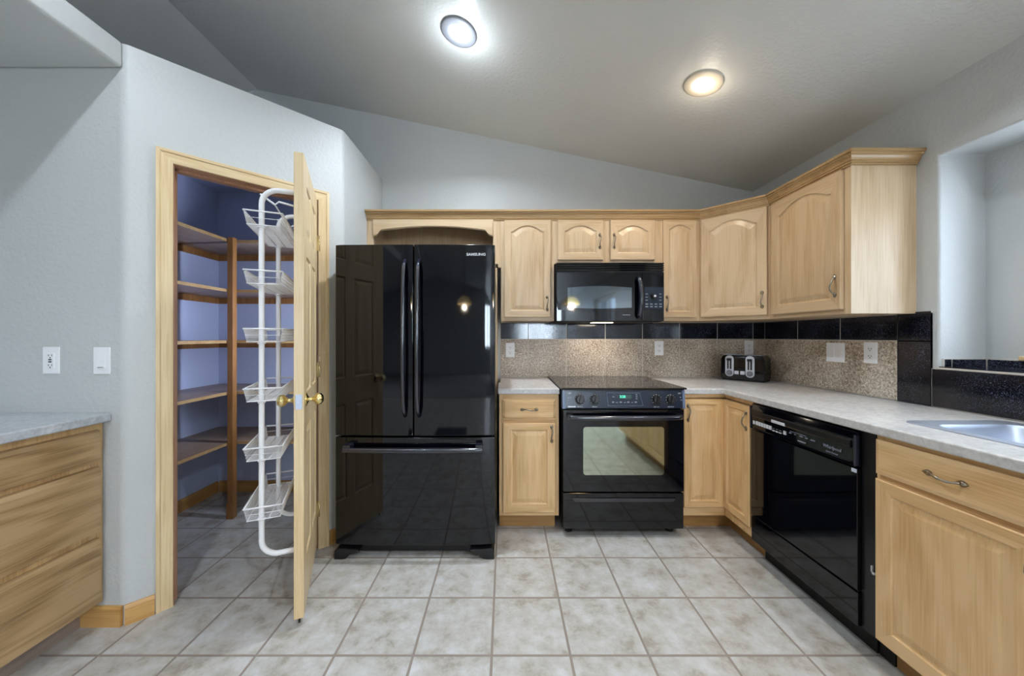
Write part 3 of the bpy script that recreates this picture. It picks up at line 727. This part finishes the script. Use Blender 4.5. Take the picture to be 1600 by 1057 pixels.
for b in bs: es += loop(rrect(*b, .05, 6), .0042)
bmesh.ops.triangle_fill(bm, edges=es, use_beauty=True)
dm = bm.to_mesh; me = bpy.data.meshes.new('rim'); bm.to_mesh(me); bm.free(); me.materials.append(M['steel'])
# drop faces that ended up inside a bowl
bm = bmesh.new(); bm.from_mesh(me)
kill = [f for f in bm.faces if any(b[0]+.02 < f.calc_center_median().x < b[1]-.02 and b[2]+.02 < f.calc_center_median().y < b[3]-.02 for b in bs)]
bmesh.ops.delete(bm, geom=kill, context='FACES'); bmesh.ops.recalc_face_normals(bm, faces=bm.faces); bm.to_mesh(me); bm.free()
o = bpy.data.objects.new('rim', me); COL.objects.link(o); o.parent = t
sol = o.modifiers.new('s', 'SOLIDIFY'); sol.thickness = .0035; sol.offset = -1
for b in bs: basin(*b, .17).build('bowl', parent=t)

# --- backsplash: real tiles over grout
def splash(name, label, tiles, grout, axis, plane):
    """tiles: (u0,u1,z0,z1,mat) on a wall; axis 'back' (u=x) or 'right' (u=y)"""
    mb = MB()
    def b(u0, u1, z0, z1, d0, d1, m):
        if axis == 'back': mb.box(u0, u1, plane-d1, plane-d0, z0, z1, m)
        elif axis == 'right': mb.box(plane-d1, plane-d0, u0, u1, z0, z1, m)
    for g in grout: b(*g, 0.0005, .0055, 'grout')
    for u0, u1, z0, z1, m in tiles: b(u0+.0026, u1-.0026, z0+.0026, z1-.0026, .0005, .0070, m)
    return tag(mb.build(name), label, 'backsplash')
zt0, zt1, zt2 = .921, 1.227, 1.361
xs_ = [-.036, .1875, .497, .81, 1.11, 1.409, 1.7145, 2.0015]
tl = []
for a, b in zip(xs_, xs_[1:]): tl += [(a, b, zt0, zt1, 'granite'), (a, b, zt1, zt2, 'black_tile')]
splash('tile_backsplash', 'granite tile backsplash with a black top band on the wall behind the range', tl, [(-.036, 2.0015, zt0, zt2)], 'back', D)
ys_ = [2.8715, 2.744, 2.436, 2.127, 1.816]
tl = []
for a, b in zip(ys_[1:], ys_): tl += [(a, b, zt0, zt1, 'granite'), (a, b, zt1, zt2, 'black_tile')]
tl += [(1.672, 1.816, zt0, 1.227, 'black_tile'), (1.672, 1.816, 1.227, 1.372, 'black_tile')]
low = [1.672, 1.28, .97, .66, .35, .04]
for a, b in zip(low[1:], low): tl += [(a, b, zt0, 1.100, 'black_tile')]
o = splash('tile_backsplash', 'granite and black tile backsplash on the right wall beside the sink', tl, [(1.672, 2.8715, zt0, zt2), (1.672, 1.818, zt0, 1.372), (.04, 1.672, zt0, 1.100)], 'right', R)
# tiled sill and upstand inside the window recess
mb = MB()
mb.box(R-.008, XB-.001, NY+.002, JY-.002, SILL+.0005, SILL+.007, 'grout')
yy = [JY-.002, 1.33, 1.02, .71, .40, NY+.002]
for a, b in zip(yy[1:], yy): mb.box(R-.0075, XB-.002, a+.002, b-.002, SILL+.002, SILL+.0105, 'black_tile')
mb.box(R+.012, XB-.001, JY-.0065, JY-.001, SILL+.006, 1.148, 'grout').box(XB-.0065, XB-.001, NY+.01, JY-.001, SILL+.006, 1.148, 'grout')
mb.box(R+.016, R+.045, JY-.009, JY-.002, SILL+.011, 1.144, 'black_tile').box(R+.051, XB-.010, JY-.009, JY-.002, SILL+.011, 1.144, 'black_tile')
for a, b in zip(yy[1:], yy): mb.box(XB-.009, XB-.002, a+.002, b-.012, SILL+.011, 1.144, 'black_tile')
tag(mb.build('tiled_sill'), 'black tiled sill with a low upstand inside the window recess above the sink', 'window sill')

# ------------------------------------------------------------------ refrigerator
fx0, fx1, fyf, fyb = -.960, -.056, 2.000, 2.80
t = thing('refrigerator', 'black glossy French door refrigerator with a bottom freezer drawer beside the pantry', 'refrigerator', ((fx0+fx1)/2, fyf, 0))
hwf = (fx1-fx0)/2
MB().box(-hwf+.004, hwf-.024, .075, fyb-fyf, .035, 1.755, 'black_soft').build('cabinet', parent=t, bevel=.004)
def bowed(x0, x1, z0, z1, y1, bow, parent, name, m='black'):
    """door front gently bowed towards the viewer about the middle of the appliance"""
    n = 14; mb = MB(); xs = [x0+(x1-x0)*i/n for i in range(n+1)]
    f = [(x, bow*(x/hwf)**2) for x in xs]; f[0] = (x0, f[0][1]+.004); f[-1] = (x1, f[-1][1]+.004)
    poly = f+[(x1, y1), (x0, y1)]
    return mb.prism(poly, z0, z1, m, smooth=False).build(name, parent=parent, bevel=.0035)
def smooth(o):
    for p in o.data.polygons: p.use_smooth = True
    o.modifiers.new('w', 'WEIGHTED_NORMAL').keep_sharp = True
    return o
bow = .012
dl = smooth(bowed(-hwf, -.010, .690, 1.768, .070, bow, t, 'left_door'))
drr = smooth(bowed(-.004, hwf, .690, 1.768, .070, bow, t, 'right_door'))
fz = smooth(bowed(-hwf, hwf, .072, .680, .070, bow, t, 'freezer_drawer'))
def vhandle(x, parent):
    pts = []; rr = []
    for i in range(21):
        u = i/20; z = .800+(1.680-.800)*u; y = -.012-.045*min(1, math.sin(PI*u)**.35) if 0 < u < 1 else -.004
        pts.append((x, y, z)); rr.append(.011 if 0 < i < 20 else .009)
    return MB().tube(pts, rr, 12, 'handle_black').build('handle', parent=parent)
vhandle(-.052, dl); vhandle(.026, drr)
mb = MB(); pts = []
for i in range(25):
    u = i/24; x = -.385+(.77)*u; pts.append((x, -.050+.012*(2*u-1)**2, .622))
mb.tube(pts, .0145, 12, 'handle_black')
mb.box(-.385, -.345, -.045, .012, .612, .650, 'handle_black').box(.345, .385, -.045, .012, .612, .650, 'handle_black')
mb.build('handle', parent=fz, bevel=.003)
MB().box(-hwf+.06, hwf-.06, .05, .10, .016, .078, 'black_soft').build('toe_grille', parent=t)
for x in (-hwf+.07, hwf-.07):
    sg = 1 if x > 0 else -1
    MB().prism([(x+sg*a, b) for a, b in ((.066, 0), (.066, .050), (.050, .062), (.0, .058), (-.07, .052), (-.075, .040), (-.02, .026), (.0, .004), (.02, 0))], -.010, .10, 'black_soft', 'xz').build('foot', parent=t, bevel=.005)
for x in (-hwf+.09, hwf-.09): MB().box(x-.05, x+.05, .02, .30, 1.755, 1.764, 'black_soft').build('hinge_cover', parent=t, bevel=.003)
tx = text('SAMSUNG', .0205, 'white_print', drr, (.345, .0055, 1.712), bold=.0006, sx=1.15)

# ------------------------------------------------------------------ range
rx0, rx1, ryf = .356, 1.112, 2.205
cx = (rx0+rx1)/2; hw = (rx1-rx0)/2
t = thing('range', 'black slide-in electric range with a glass cooktop and oven window', 'range', (cx, ryf, 0))
MB().box(-hw+.003, hw-.003, .045, D-ryf-.012, .045, .895, 'black_soft').build('body', parent=t)
ck = MB().box(-hw-.010, hw+.010, -.012, D-ryf-.012, .922, .932, 'cooktop').build('cooktop', parent=t, bevel=.003)
MB().box(-hw+.002, hw-.002, .0, D-ryf-.012, .895, .922, 'black_soft').build('cooktop_frame', parent=t)
for x, y, r in ((-.20, .17, .10), (.19, .17, .075), (-.19, .45, .075), (.20, .45, .10)):
    MB().lathe([(r-.002, 0), (r-.002, .0004), (r, .0004), (r, 0)], 40, 'grey_print', Matrix.Translation((x, y, .9321)), caps=False).build('burner_ring', parent=ck)
# tilted control panel
cpz0, cpz1 = .806, .916
mt = Matrix.Translation((0, 0, 0))
tilt = math.atan2(.018, cpz1-cpz0)
cpn = MB().prism([(-.012, cpz0), (.0, cpz1), (.045, cpz1), (.045, cpz0)], -hw+.016, hw-.016, 'navy_panel', 'yz')
cpo = cpn.build('control_panel', parent=t, bevel=.002)
for s in (-1, 1): MB().prism([(-.014, cpz0-.002), (-.002, cpz1), (.045, cpz1), (.045, cpz0-.002)], s*hw, s*(hw-.016), 'panel_edge', 'yz').build('end_cap', parent=cpo)
PT_ = Matrix.Translation((0, -.0065, .861)) @ Matrix.Rotation(-math.atan2(.012, cpz1-cpz0), 4, 'X')   # panel plane, local z up along the face
def onp(x, z, y=0): return PT_ @ Matrix.Translation((x, y, z))
for x in (-.272, -.180, .200, .288):
    k = MB().lathe([(.031, 0), (.031, .004), (.026, .006), (.024, .022), (.021, .025)], 28, 'black_soft', onp(x, 0) @ Matrix.Rotation(PI/2, 4, 'X'))
    k.box(-.0045, .0045, -.034, -.020, -.024, .024, 'black_soft', onp(x, 0) @ Matrix.Rotation(.25, 4, 'Y'))
    ko = k.build('knob', parent=cpo, bevel=.001)
    rg = MB()
    for i in range(9):
        a = math.radians(-130+260*i/8); q = .0285
        rg.box(-.0012, .0012, -.0065, -.0055, -.003, .003, 'white_print', onp(x+q*math.sin(a), q*math.cos(a)) @ Matrix.Rotation(a, 4, 'Y'))
    rg.build('dial_marks', parent=ko)
RP = (PI/2-math.atan2(.012, cpz1-cpz0), 0, 0)
def ptext(s, size, x, z, m='white_print', bold=0, shear=0, sx=1):
    p = onp(x, z, -.0012).to_translation(); return text(s, size, m, cpo, p, RP, bold=bold, shear=shear, ext=.0003, sx=sx)
ptext('KENMORE', .0105, -.322, -.045, bold=.0006)
for x, s in ((-.272, 'left front'), (-.180, 'left rear'), (.200, 'right rear'), (.288, 'right front')): ptext(s, .0095, x, -.045)
ptext('OFF', .011, -.335, .036); ptext('LO  HI', .008, -.335, .010)
ptext('OFF', .011, .345, .036); ptext('HI', .009, .350, .012); ptext('LO', .009, .355, -.004)
dp = MB().prism([(-.108, .040), (.100, .040), (.118, -.040), (-.100, -.040)], -.003, 0, 'panel_edge', 'xz', mtx=onp(0, 0)).build('display_surround', parent=cpo, bevel=.002)
MB().prism([(-.104, .037), (.097, .037), (.114, -.037), (-.096, -.037)], -.004, 0, 'navy_panel', 'xz', mtx=onp(0, 0)).build('display_face', parent=dp)
MB().box(-.030, .048, -.005, 0, .004, .028, 'green_dark', onp(0, 0)).build('display_window', parent=dp)
def dtext(s, size, x, z, m, **k): p = onp(x, z, -.0056).to_translation(); return text(s, size, m, dp, p, RP, ext=.0003, **k)
dtext('3:28', .021, -.008, .016, 'green_led', bold=.0008)
bt = MB()
for i, x in enumerate((-.068, -.045, -.020, .004, .026, .050, .072)): bt.box(x-.007, x+.007, -.0052, 0, -.021, -.017 if i % 2 else -.013, 'grey_print', onp(0, 0))
for z in (.028, .016, .004): bt.box(.073, .083, -.0052, 0, z-.0025, z+.0025, 'grey_print', onp(0, 0))
bt.box(-.072, -.058, -.0052, 0, .013, .018, 'grey_print', onp(0, 0)).build('button_marks', parent=dp)
# oven door
od = MB().prism(rrect(-hw+.004, hw-.004, .288, .796, .006, 3), -.003, .042, 'black', 'xz').build('oven_door', parent=t, bevel=.003)
MB().prism(rrect(-.250, .250, .392, .690, .018, 5), -.0048, -.0028, 'oven_glass', 'xz').build('oven_window', parent=od)
mb = MB(); pts = [(-.340+.68*i/20, -.040-.022*math.sin(PI*i/20)**.5, .757) for i in range(21)]
mb.tube([(p[0], p[1], p[2]) for p in pts], .0155, 12, 'handle_black')
mb.box(-.350, -.318, -.045, 0, .742, .772, 'handle_black').box(.318, .350, -.045, 0, .742, .772, 'handle_black')
mb.build('handle', parent=od, bevel=.004)
mb = MB(); mb.prism(rrect(-hw+.004, hw-.004, .055, .278, .006, 3), .002, .042, 'black', 'xz')
dw = mb.build('storage_drawer', parent=t, bevel=.003)
MB().prism([(-.320, .248), (.325, .248), (.310, .226), (-.300, .226)], -.006, .003, 'handle_black', 'xz').build('pull_lip', parent=dw, bevel=.002)
for x in (-.325, .325):
    for y in (.09, .58): MB().lathe([(.022, 0), (.022, .012), (.012, .014), (.012, .05)], 16, 'black_matte', Matrix.Translation((x, y, 0))).build('foot', parent=t)

# ------------------------------------------------------------------ microwave over the range
mx0, mx1, myf, mz0, mz1 = .3595, 1.1195, 2.500, 1.352, 1.7705
cx = (mx0+mx1)/2; hw = (mx1-mx0)/2; H = mz1-mz0
t = thing('microwave', 'black over-the-range microwave mounted under the short two-door cabinet', 'microwave', (cx, myf, mz0))
MB().box(-hw, hw, .030, D-myf-.010, 0.004, H, 'black_soft').build('housing', parent=t, bevel=.003)
mb = MB()
for i in range(4): mb.prism([(-.004, H-.004-.0155*i), (.002, H-.012-.0155*i), (.030, H-.012-.0155*i), (.030, H-.004-.0155*i)], -hw+.004, hw-.002, 'black', 'yz')
mb.box(-hw+.004, hw-.004, .010, .03, H-.066, H-.002, 'black_matte').build('vent_grille', parent=t)
dx1 = .225
def mwp(x0, x1, z0, z1, name, bow):
    n = 16; f = [(x0+(x1-x0)*i/n, bow*((x0+(x1-x0)*i/n)/hw)**2) for i in range(n+1)]
    return smooth(MB().prism(f+[(x1, .031), (x0, .031)], z0, z1, 'black').build(name, parent=t, bevel=.002))
md = mwp(-hw+.003, dx1-.001, .006, H-.068, 'door', .0015)
pn = mwp(dx1+.001, hw-.001, .006, H-.068, 'control_panel', .0015)
def arched_band(x0, x1, ztop, zbot, ra, m, y0, y1, n=18):
    f = [(x0+(x1-x0)*i/n, zbot-ra*.55*math.sin(PI*i/n)) for i in range(n+1)]
    g = [(x0+(x1-x0)*i/n, ztop+ra*math.sin(PI*i/n)) for i in range(n, -1, -1)]
    return MB().prism(f+g, y0, y1, m, 'xz')
arched_band(-hw+.012, dx1-.006, .262, .085, .020, 'black', -.003, .004).build('door_frame', parent=md)
arched_band(-.300, .150, .240, .100, .012, 'mw_glass', -.0045, -.002).build('door_window', parent=md)
pts = [(.196+.006*math.sin(PI*i/16), -.010-.034*math.sin(PI*i/16)**.6, .030+.285*i/16) for i in range(17)]
MB().tube(pts, [.011]+[.016]*15+[.011], 12, 'handle_black').build('handle', parent=md)
MB().box(dx1+.012, hw-.006, -.003, .012, .088, .245, 'navy_panel').build('keypad', parent=pn, bevel=.003)
kb = MB()
for r in range(2):
    for c in range(4): kb.box(dx1+.022+c*.032, dx1+.040+c*.032, -.0036, 0, .104+r*.018, .110+r*.018, 'grey_print')
for r in range(3):
    for c in (0, 3): kb.box(dx1+.022+c*.032, dx1+.038+c*.032, -.0036, 0, .150+r*.022, .154+r*.022, 'grey_print')
kb.build('key_marks', parent=pn)
MB().lathe([(.020, 0), (.020, .003), (.016, .004), (.015, .020), (.012, .022)], 24, 'black_soft', Matrix.Translation((dx1+.076, -.003, .178)) @ Matrix.Rotation(PI/2, 4, 'X')).lathe([(.0075, 0), (.0075, .001)], 16, 'silver', Matrix.Translation((dx1+.080, -.0255, .180)) @ Matrix.Rotation(PI/2, 4, 'X')).build('knob', parent=pn)
lg = MB().lathe([(.0075, 0), (.0095, 0), (.0095, .001), (.0075, .001)], 20, 'white_print', Matrix.Translation((-.325, .0035, .052)) @ Matrix.Rotation(PI/2, 4, 'X'), caps=False).build('round_logo', parent=md)
text('Profile', .014, 'white_print', md, (-.292, .0025, .052), ext=.0008)
MB().box(.085, .140, -.0005, .004, .047, .0505, 'grey_print').build('badge', parent=md)
MB().prism([(.030, .0), (D-myf-.02, 0), (D-myf-.02, .004), (.030, .004)], -hw+.01, hw-.01, 'black_matte', 'yz').build('underside_plate', parent=t)
MB().box(-.10, .05, .10, .16, -.003, .001, 'lamp_warm').build('task_lamp_lens', parent=t)
o = area('microwave_task_light', (cx-.02, myf+.14, mz0-.006), (0, 0, 0), .14, .05, 1.6, (1, .86, .72))

# ------------------------------------------------------------------ dishwasher (faces -x, local x towards camera)
t = thing('dishwasher', 'black built-in dishwasher under the right counter beside the sink cabinet', 'dishwasher', (1.392, 2.004, 0), -PI/2)
w = .604
MB().box(.004, w-.004, .040, .58, .11, .872, 'black_soft').build('tub', parent=t)
cpn = MB().prism([(-.012, .735), (-.006, .742), (-.012, .845), (.0, .872), (.040, .872), (.040, .735)], 0, w, 'black', 'yz').build('control_panel', parent=t, bevel=.003)
MB().prism([(-.013, .805), (-.0165, .812), (-.0165, .832), (-.012, .838), (-.008, .838), (-.008, .805)], .02, w-.02, 'black_soft', 'yz').build('pocket_band', parent=cpn)
MB().box(.165, .255, -.018, -.010, .806, .822, 'silver').build('latch', parent=cpn, bevel=.003)
MB().box(w-.008, w+.001, -.014, .002, .738, .860, 'dark_edge').build('end_trim', parent=cpn, bevel=.002); MB().box(-.001, .006, -.014, .002, .738, .860, 'dark_edge').build('end_trim', parent=cpn, bevel=.002)
kb = MB().box(.022, .038, -.0115, -.006, .764, .782, 'silver')
kb.box(.046, .158, -.0115, -.006, .764, .784, 'silver').build('button_row', parent=cpn)
kb = MB()
for i in range(1, 6): kb.box(.046+i*.0187-.0006, .046+i*.0187+.0006, -.0120, -.0114, .764, .784, 'black_soft')
for i in range(3): kb.box(.166+i*.022, .180+i*.022, -.0115, -.006, .762, .767, 'white_print').box(.168+i*.022, .178+i*.022, -.0115, -.006, .775, .777, 'grey_print')
MB().box(.238, .254, -.0115, -.006, .764, .782, 'silver').build('start_button', parent=cpn)
for i, l in enumerate((.012, .008, .016, .014, .022)): kb.box(.275+i*.030, .275+i*.030+l, -.0115, -.006, .780, .784, 'grey_print')
kb.box(.280, .37, -.0115, -.006, .790, .7915, 'grey_print').box(.325, .368, -.0115, -.006, .756, .760, 'grey_print').build('control_marks', parent=cpn)
text('Whirlpool', .020, 'grey_print', cpn, (.500, -.0115, .779), ext=.0006, shear=.2)
text('Quiet Partner', .010, 'grey_print', cpn, (.500, -.0105, .758), ext=.0006)
dp = MB().prism(rrect(.0, w, .250, .728, .004, 3), -.006, .040, 'black', 'xz').build('door_panel', parent=t, bevel=.002)
MB().box(.006, w-.006, .004, .04, .240, .250, 'black_matte').build('seam_strip', parent=t)
MB().prism(rrect(.0, w, .108, .240, .004, 3), -.004, .040, 'black', 'xz').build('access_panel', parent=t, bevel=.002)
MB().box(.0, w-.002, .075, .085, .0, .107, 'black_matte').build('toe_panel', parent=t)
MB().box(w-.020, w-.002, -.010, -.0055, .712, .726, 'silver').build('corner_clip', parent=t)
t = thing('filler_panel', 'black vertical filler panel between the dishwasher and the sink cabinet', 'panel', (1.402, 1.3985, 0), -PI/2)
MB().box(0, .055, 0, .50, .107, .882, 'black_soft').build('face', parent=t)
MB().box(0, .055, .072, .50, .0, .107, 'black_matte').build('toe_panel', parent=t)
MB().box(.040, .052, -.006, 0, .345, .352, 'silver').box(.040, .044, -.006, 0, .345, .375, 'silver').build('metal_clip', parent=t)

# ------------------------------------------------------------------ left foreground built-in drawers
t = thing('drawer_cabinet', 'low oak drawer cabinet under the grey counter in the left nook', 'cabinet', (-1.737, .40, 0), PI/2)
w = 1.136
MB().box(0, w, .019, .70, .107, BZ1, 'desk_z').build('body', parent=t)
MB().box(0, w, 0, .019, .107, BZ1, 'desk_z').build('face_frame', parent=t)
toe(t, 0, w, .086, 'desk_toe', .10)
for z0, z1 in ((.722, .854), (.424, .698), (.120, .394)):
    for x0, x1 in ((.400, w-.022), (.012, .388)):
        pr = [(0, z0), (-.019, z0), (-.019, z1-.020), (-.013, z1-.004), (-.006, z1), (0, z1)]
        dr = MB().prism([(a, b-z0) for a, b in pr], 0, x1-x0, 'desk_y', 'yz').build('drawer', parent=t); dr.location = (x0, 0, z0)
        if x0 == .400: pull(dr, (x1-x0)/2-.02, (z1-z0)*.72, True)
tag(MB().box(-2.449, -1.700, .38, 1.539, BZ1+.001, CT, 'desk_top').build('countertop', bevel=.006, seg=3), 'grey laminate countertop on the drawer cabinet in the left nook', 'countertop')

# ------------------------------------------------------------------ toaster
t = thing('toaster', 'black four-slice toaster with silver levers in the counter corner', 'toaster', (1.655, 2.735, CT), -math.radians(50))
TW, TD, TH = .285, .165, .190
def rbox_prof(w, h, r): return [(0.0, .012), (w, .012)]+arc(w-r-.004, h-r, r, 0, 90, 6)+arc(r+.004, h-r, r, 90, 180, 6)
tb = MB().prism(rbox_prof(TW, TH, .035), 0.0, TD, 'black', 'xz').build('shell', parent=t, bevel=.008, seg=3)
MB().box(.008, TW-.008, .006, TD-.006, .0, .014, 'black_matte').build('base', parent=t, bevel=.003)
MB().prism(rbox_prof(TW-.020, TH-.012, .03), -.003, .003, 'black', 'xz', mtx=Matrix.Translation((.010, 0, 0))).build('front_plate', parent=t, bevel=.002)
for x in (.064, .196):
    ob = MB(); o_ = rrect(x-.028, x+.028, .030, TH-.003, .026, 6)
    lv = MB().prism(o_, -.007, -.002, 'silver', 'xz').build('lever_plate', parent=t, bevel=.0015)
    MB().box(x-.014, x-.003, -.0085, -.0065, .085, .158, 'black_matte').box(x+.003, x+.014, -.0085, -.0065, .085, .158, 'black_matte').box(x-.003, x+.003, -.0095, -.0065, .085, .158, 'silver').build('lever_track', parent=lv)
    MB().box(x-.015, x+.015, -.022, -.007, .148, .166, 'black_soft').build('lever', parent=lv, bevel=.003)
    MB().lathe([(.020, 0), (.020, .006), (.015, .011), (.012, .012)], 20, 'can_trim', Matrix.Translation((x, -.007, .058)) @ Matrix.Rotation(PI/2, 4, 'X')).build('dial', parent=lv)
for x in (.111, .149): MB().box(x-.014, x+.014, -.008, -.002, .048, .074, 'silver').build('button', parent=t, bevel=.002)
for x in (.064, .196):
    for y in (.045, .115): MB().prism(rrect(x-.055, x+.055, y-.013, y+.013, .008, 3), TH-.001, TH+.003, 'steel').prism(rrect(x-.051, x+.051, y-.009, y+.009, .006, 3), TH+.003, TH+.0035, 'black_matte').build('bread_slot', parent=t)

# ------------------------------------------------------------------ wall plates
def plate(name, label, loc, rz, kind, w=.072, group='white wall plates'):
    t = thing(name, label, 'wall plate', loc, rz, group); h = .116
    MB().prism(rrect(-w/2, w/2, -h/2, h/2, .003, 3), -.005, -.0002, 'white_plastic', 'xz').build('plate', parent=t, bevel=.002)
    if kind == 'duplex':
        for z in (-.020, .020):
            r = MB().prism(rrect(-.017, .017, z-.014, z+.014, .010, 4), -.0065, -.004, 'white_plastic', 'xz').build('receptacle', parent=t)
            MB().box(-.008, -.0055, -.0070, -.006, z-.002, z+.007, 'slot').box(.0055, .008, -.0070, -.006, z-.002, z+.006, 'slot').lathe([(.0028, 0), (.0028, .0006)], 10, 'slot', Matrix.Translation((0, -.0065, z-.008)) @ Matrix.Rotation(PI/2, 4, 'X')).build('slots', parent=r)
    elif kind == 'gfci':
        r = MB().prism(rrect(-.0165, .0165, -.033, .033, .002, 2), -.0068, -.004, 'white_plastic', 'xz').build('receptacle', parent=t, bevel=.001)
        m = MB()
        for z in (-.021, .021): m.box(-.0085, -.006, -.0073, -.006, z-.003, z+.005, 'slot').box(.006, .0085, -.0073, -.006, z-.003, z+.005, 'slot').lathe([(.0028, 0), (.0028, .0008)], 10, 'slot', Matrix.Translation((0, -.0067, z-.009)) @ Matrix.Rotation(PI/2, 4, 'X'))
        m.build('slots', parent=r); MB().box(-.006, .006, -.0085, -.006, .001, .0065, 'black_soft').box(-.006, .006, -.0085, -.006, -.0085, -.003, 'black_soft').build('test_button', parent=r)
    elif kind == 'rocker':
        MB().prism([(-.004, -.033), (-.0095, -.028), (-.0055, .033), (-.004, .033)], -.0165, .0165, 'white_plastic', 'yz').build('rocker', parent=t, bevel=.001)
        MB().box(-.012, .012, -.0100, -.0088, -.0285, -.0265, 'slot').build('indicator', parent=t)
    elif kind == 'double':
        for x in (-.023, .023):
            MB().prism([(-.004, -.033), (-.008, -.030), (-.0055, .033), (-.004, .033)], x-.0165, x+.0165, 'white_plastic', 'yz').build('rocker', parent=t, bevel=.001)
    return t
plate('outlet', 'white outlet with two dark buttons on the left wall, the one nearer the frame edge', ((81.5-789)*1.54/556, 1.54, 1.25-(563.5-526)*1.54/556), 0, 'gfci')
plate('light_switch', 'white rocker switch on the left wall beside the pantry corner', ((160.5-789)*1.54/556, 1.54, 1.25-(564-526)*1.54/556), 0, 'rocker')
yb = D-.0075
plate('outlet', 'white outlet on the backsplash just right of the refrigerator', (.042, yb, 1.14), 0, 'duplex')
plate('outlet', 'white outlet on the backsplash behind the right side of the range', (1.243, yb, 1.155), 0, 'duplex')
plate('outlet', 'white outlet on the backsplash partly hidden behind the toaster', (1.968, yb, 1.157), 0, 'duplex')
def rwall(px, py):
    X = R-.0075; Y = X*556/(px-789); return (X, Y, 1.25-(py-526)*Y/556)
plate('light_switch', 'wide white double switch on the right wall backsplash', rwall(1306, 551), -PI/2, 'double', .118)
plate('outlet', 'white outlet on the right wall backsplash next to the double switch', rwall(1361, 551.5), -PI/2, 'duplex')

# ------------------------------------------------------------------ recessed ceiling lights
def can(x, y, label, cool, power, off=.07, halo=0, tilt=math.atan(SL)):
    z = ceil_z(x); t = thing('ceiling_light', label, 'ceiling light', (x, y, z), 0, 'recessed ceiling lights'); t.rotation_euler = (0, math.atan(SL), 0)
    MB().lathe([(.098, 0), (.097, -.006), (.090, -.010), (.062, -.011), (.050, -.004), (.050, 0)], 40, 'can_trim' if cool else 'can_trim_warm', caps=False).build('trim_ring', parent=t)
    MB().lathe([(.050, -.004), (.046, -.0075), (.03, -.010), (.001, -.011)], 32, 'lamp_cool' if cool else 'lamp_warm', caps=False).build('lamp', parent=t)
    b = can_disk((x, y, z-.016), power, COOL if cool else WARM, .036, tilt)
    if halo: can_bulb((x, y, z-off), halo, COOL if cool else WARM, .03)
    return t
can(-.247, 1.91, 'round recessed ceiling light with cool white glow above the refrigerator side', True, 18, .12, 2.9, .0)
can(1.068, 1.916, 'round recessed ceiling light with warm glow above the range side', False, 7, .10, .8)
can(-1.12, .75, 'recessed ceiling light with cool glow above the pantry door, outside the frame', True, 12, .08)
can(1.645, .92, 'recessed ceiling light above the sink, outside the frame', True, 9, .08)
can(1.2, -1.1, 'added recessed fill light, unseen behind the camera close to the right wall', True, 40, .08)  # this and the next are added out of view for general fill
can(-.6, -1.1, 'added recessed fill light, unseen behind the camera left of the middle', True, 10, .08)

# added unseen lamp brightening the pantry, on the pier behind the open door
t = thing('pantry_fill_lamp', 'added upright strip lamp brightening the pantry, unseen on the pier behind the open door', 'lamp', (C1[0]-.111, 2.36, 1.35), PI/2)
MB().box(-.03, .03, 0, .022, -.47, .47, 'white_plastic').build('housing', parent=t, bevel=.004)
MB().box(-.02, .02, .0225, .030, -.45, .45, 'white_plastic').build('diffuser', parent=t, bevel=.003)
o = area('pantry_fill_strip', (C1[0]-.145, 2.36, 1.35), (0, PI/2, 0), .88, .04, 8.5, (.66, .77, 1.0)); o.data.spread = math.radians(150)  # cool fill emitted by the added pantry lamp

# ------------------------------------------------------------------ the room behind (seen only in reflections)
mat_ = tag(MB().prism(rrect(-.82, -.32, -.83, -.37, .02, 4), .0005, .012, 'rubber').build('floor_mat'), 'black rubber mat on the tile floor behind the camera', 'mat')
struct('carpet', bx(XL, R, YF, -3.2, .0005, .012, 'carpet'))
def pendant(x, y, z, label):
    t = thing('pendant_lamp', label, 'pendant lamp', (x, y, z), 0, 'pendant lamps')
    MB().lathe([(.17, 0), (.155, .05), (.12, .10), (.07, .135), (.03, .15), (.03, .145), (.07, .13), (.118, .095), (.152, .045), (.167, 0)], 32, 'shade', caps=False).build('lamp_shade', parent=t)
    MB().tube([(0, 0, .15), (0, 0, ceil_z(x)-z)], .006, 8, 'black_soft').build('stem', parent=t)
    MB().lathe([(.001, -.03), (.022, -.02), (.03, .01), (.018, .05), (.012, .08)], 16, 'lamp_warm', caps=False).build('bulb', parent=t)
    can_bulb((x, y, z-.06), 12, WARM, .05)
pendant(-.45, -2.6, 1.85, 'amber glass pendant lamp hanging over the dining area')
pendant(1.30, -2.0, 1.88, 'amber glass pendant lamp hanging near the patio door')
for x, y, p in ((-1.5, -3.2, 22), (.9, -5.6, 22), (-3.2, -3.6, 60)): can(x, y, 'added recessed fill light, unseen in the living area behind the camera', True, p, .08)  # unseen ceiling lights added to spread the light evenly
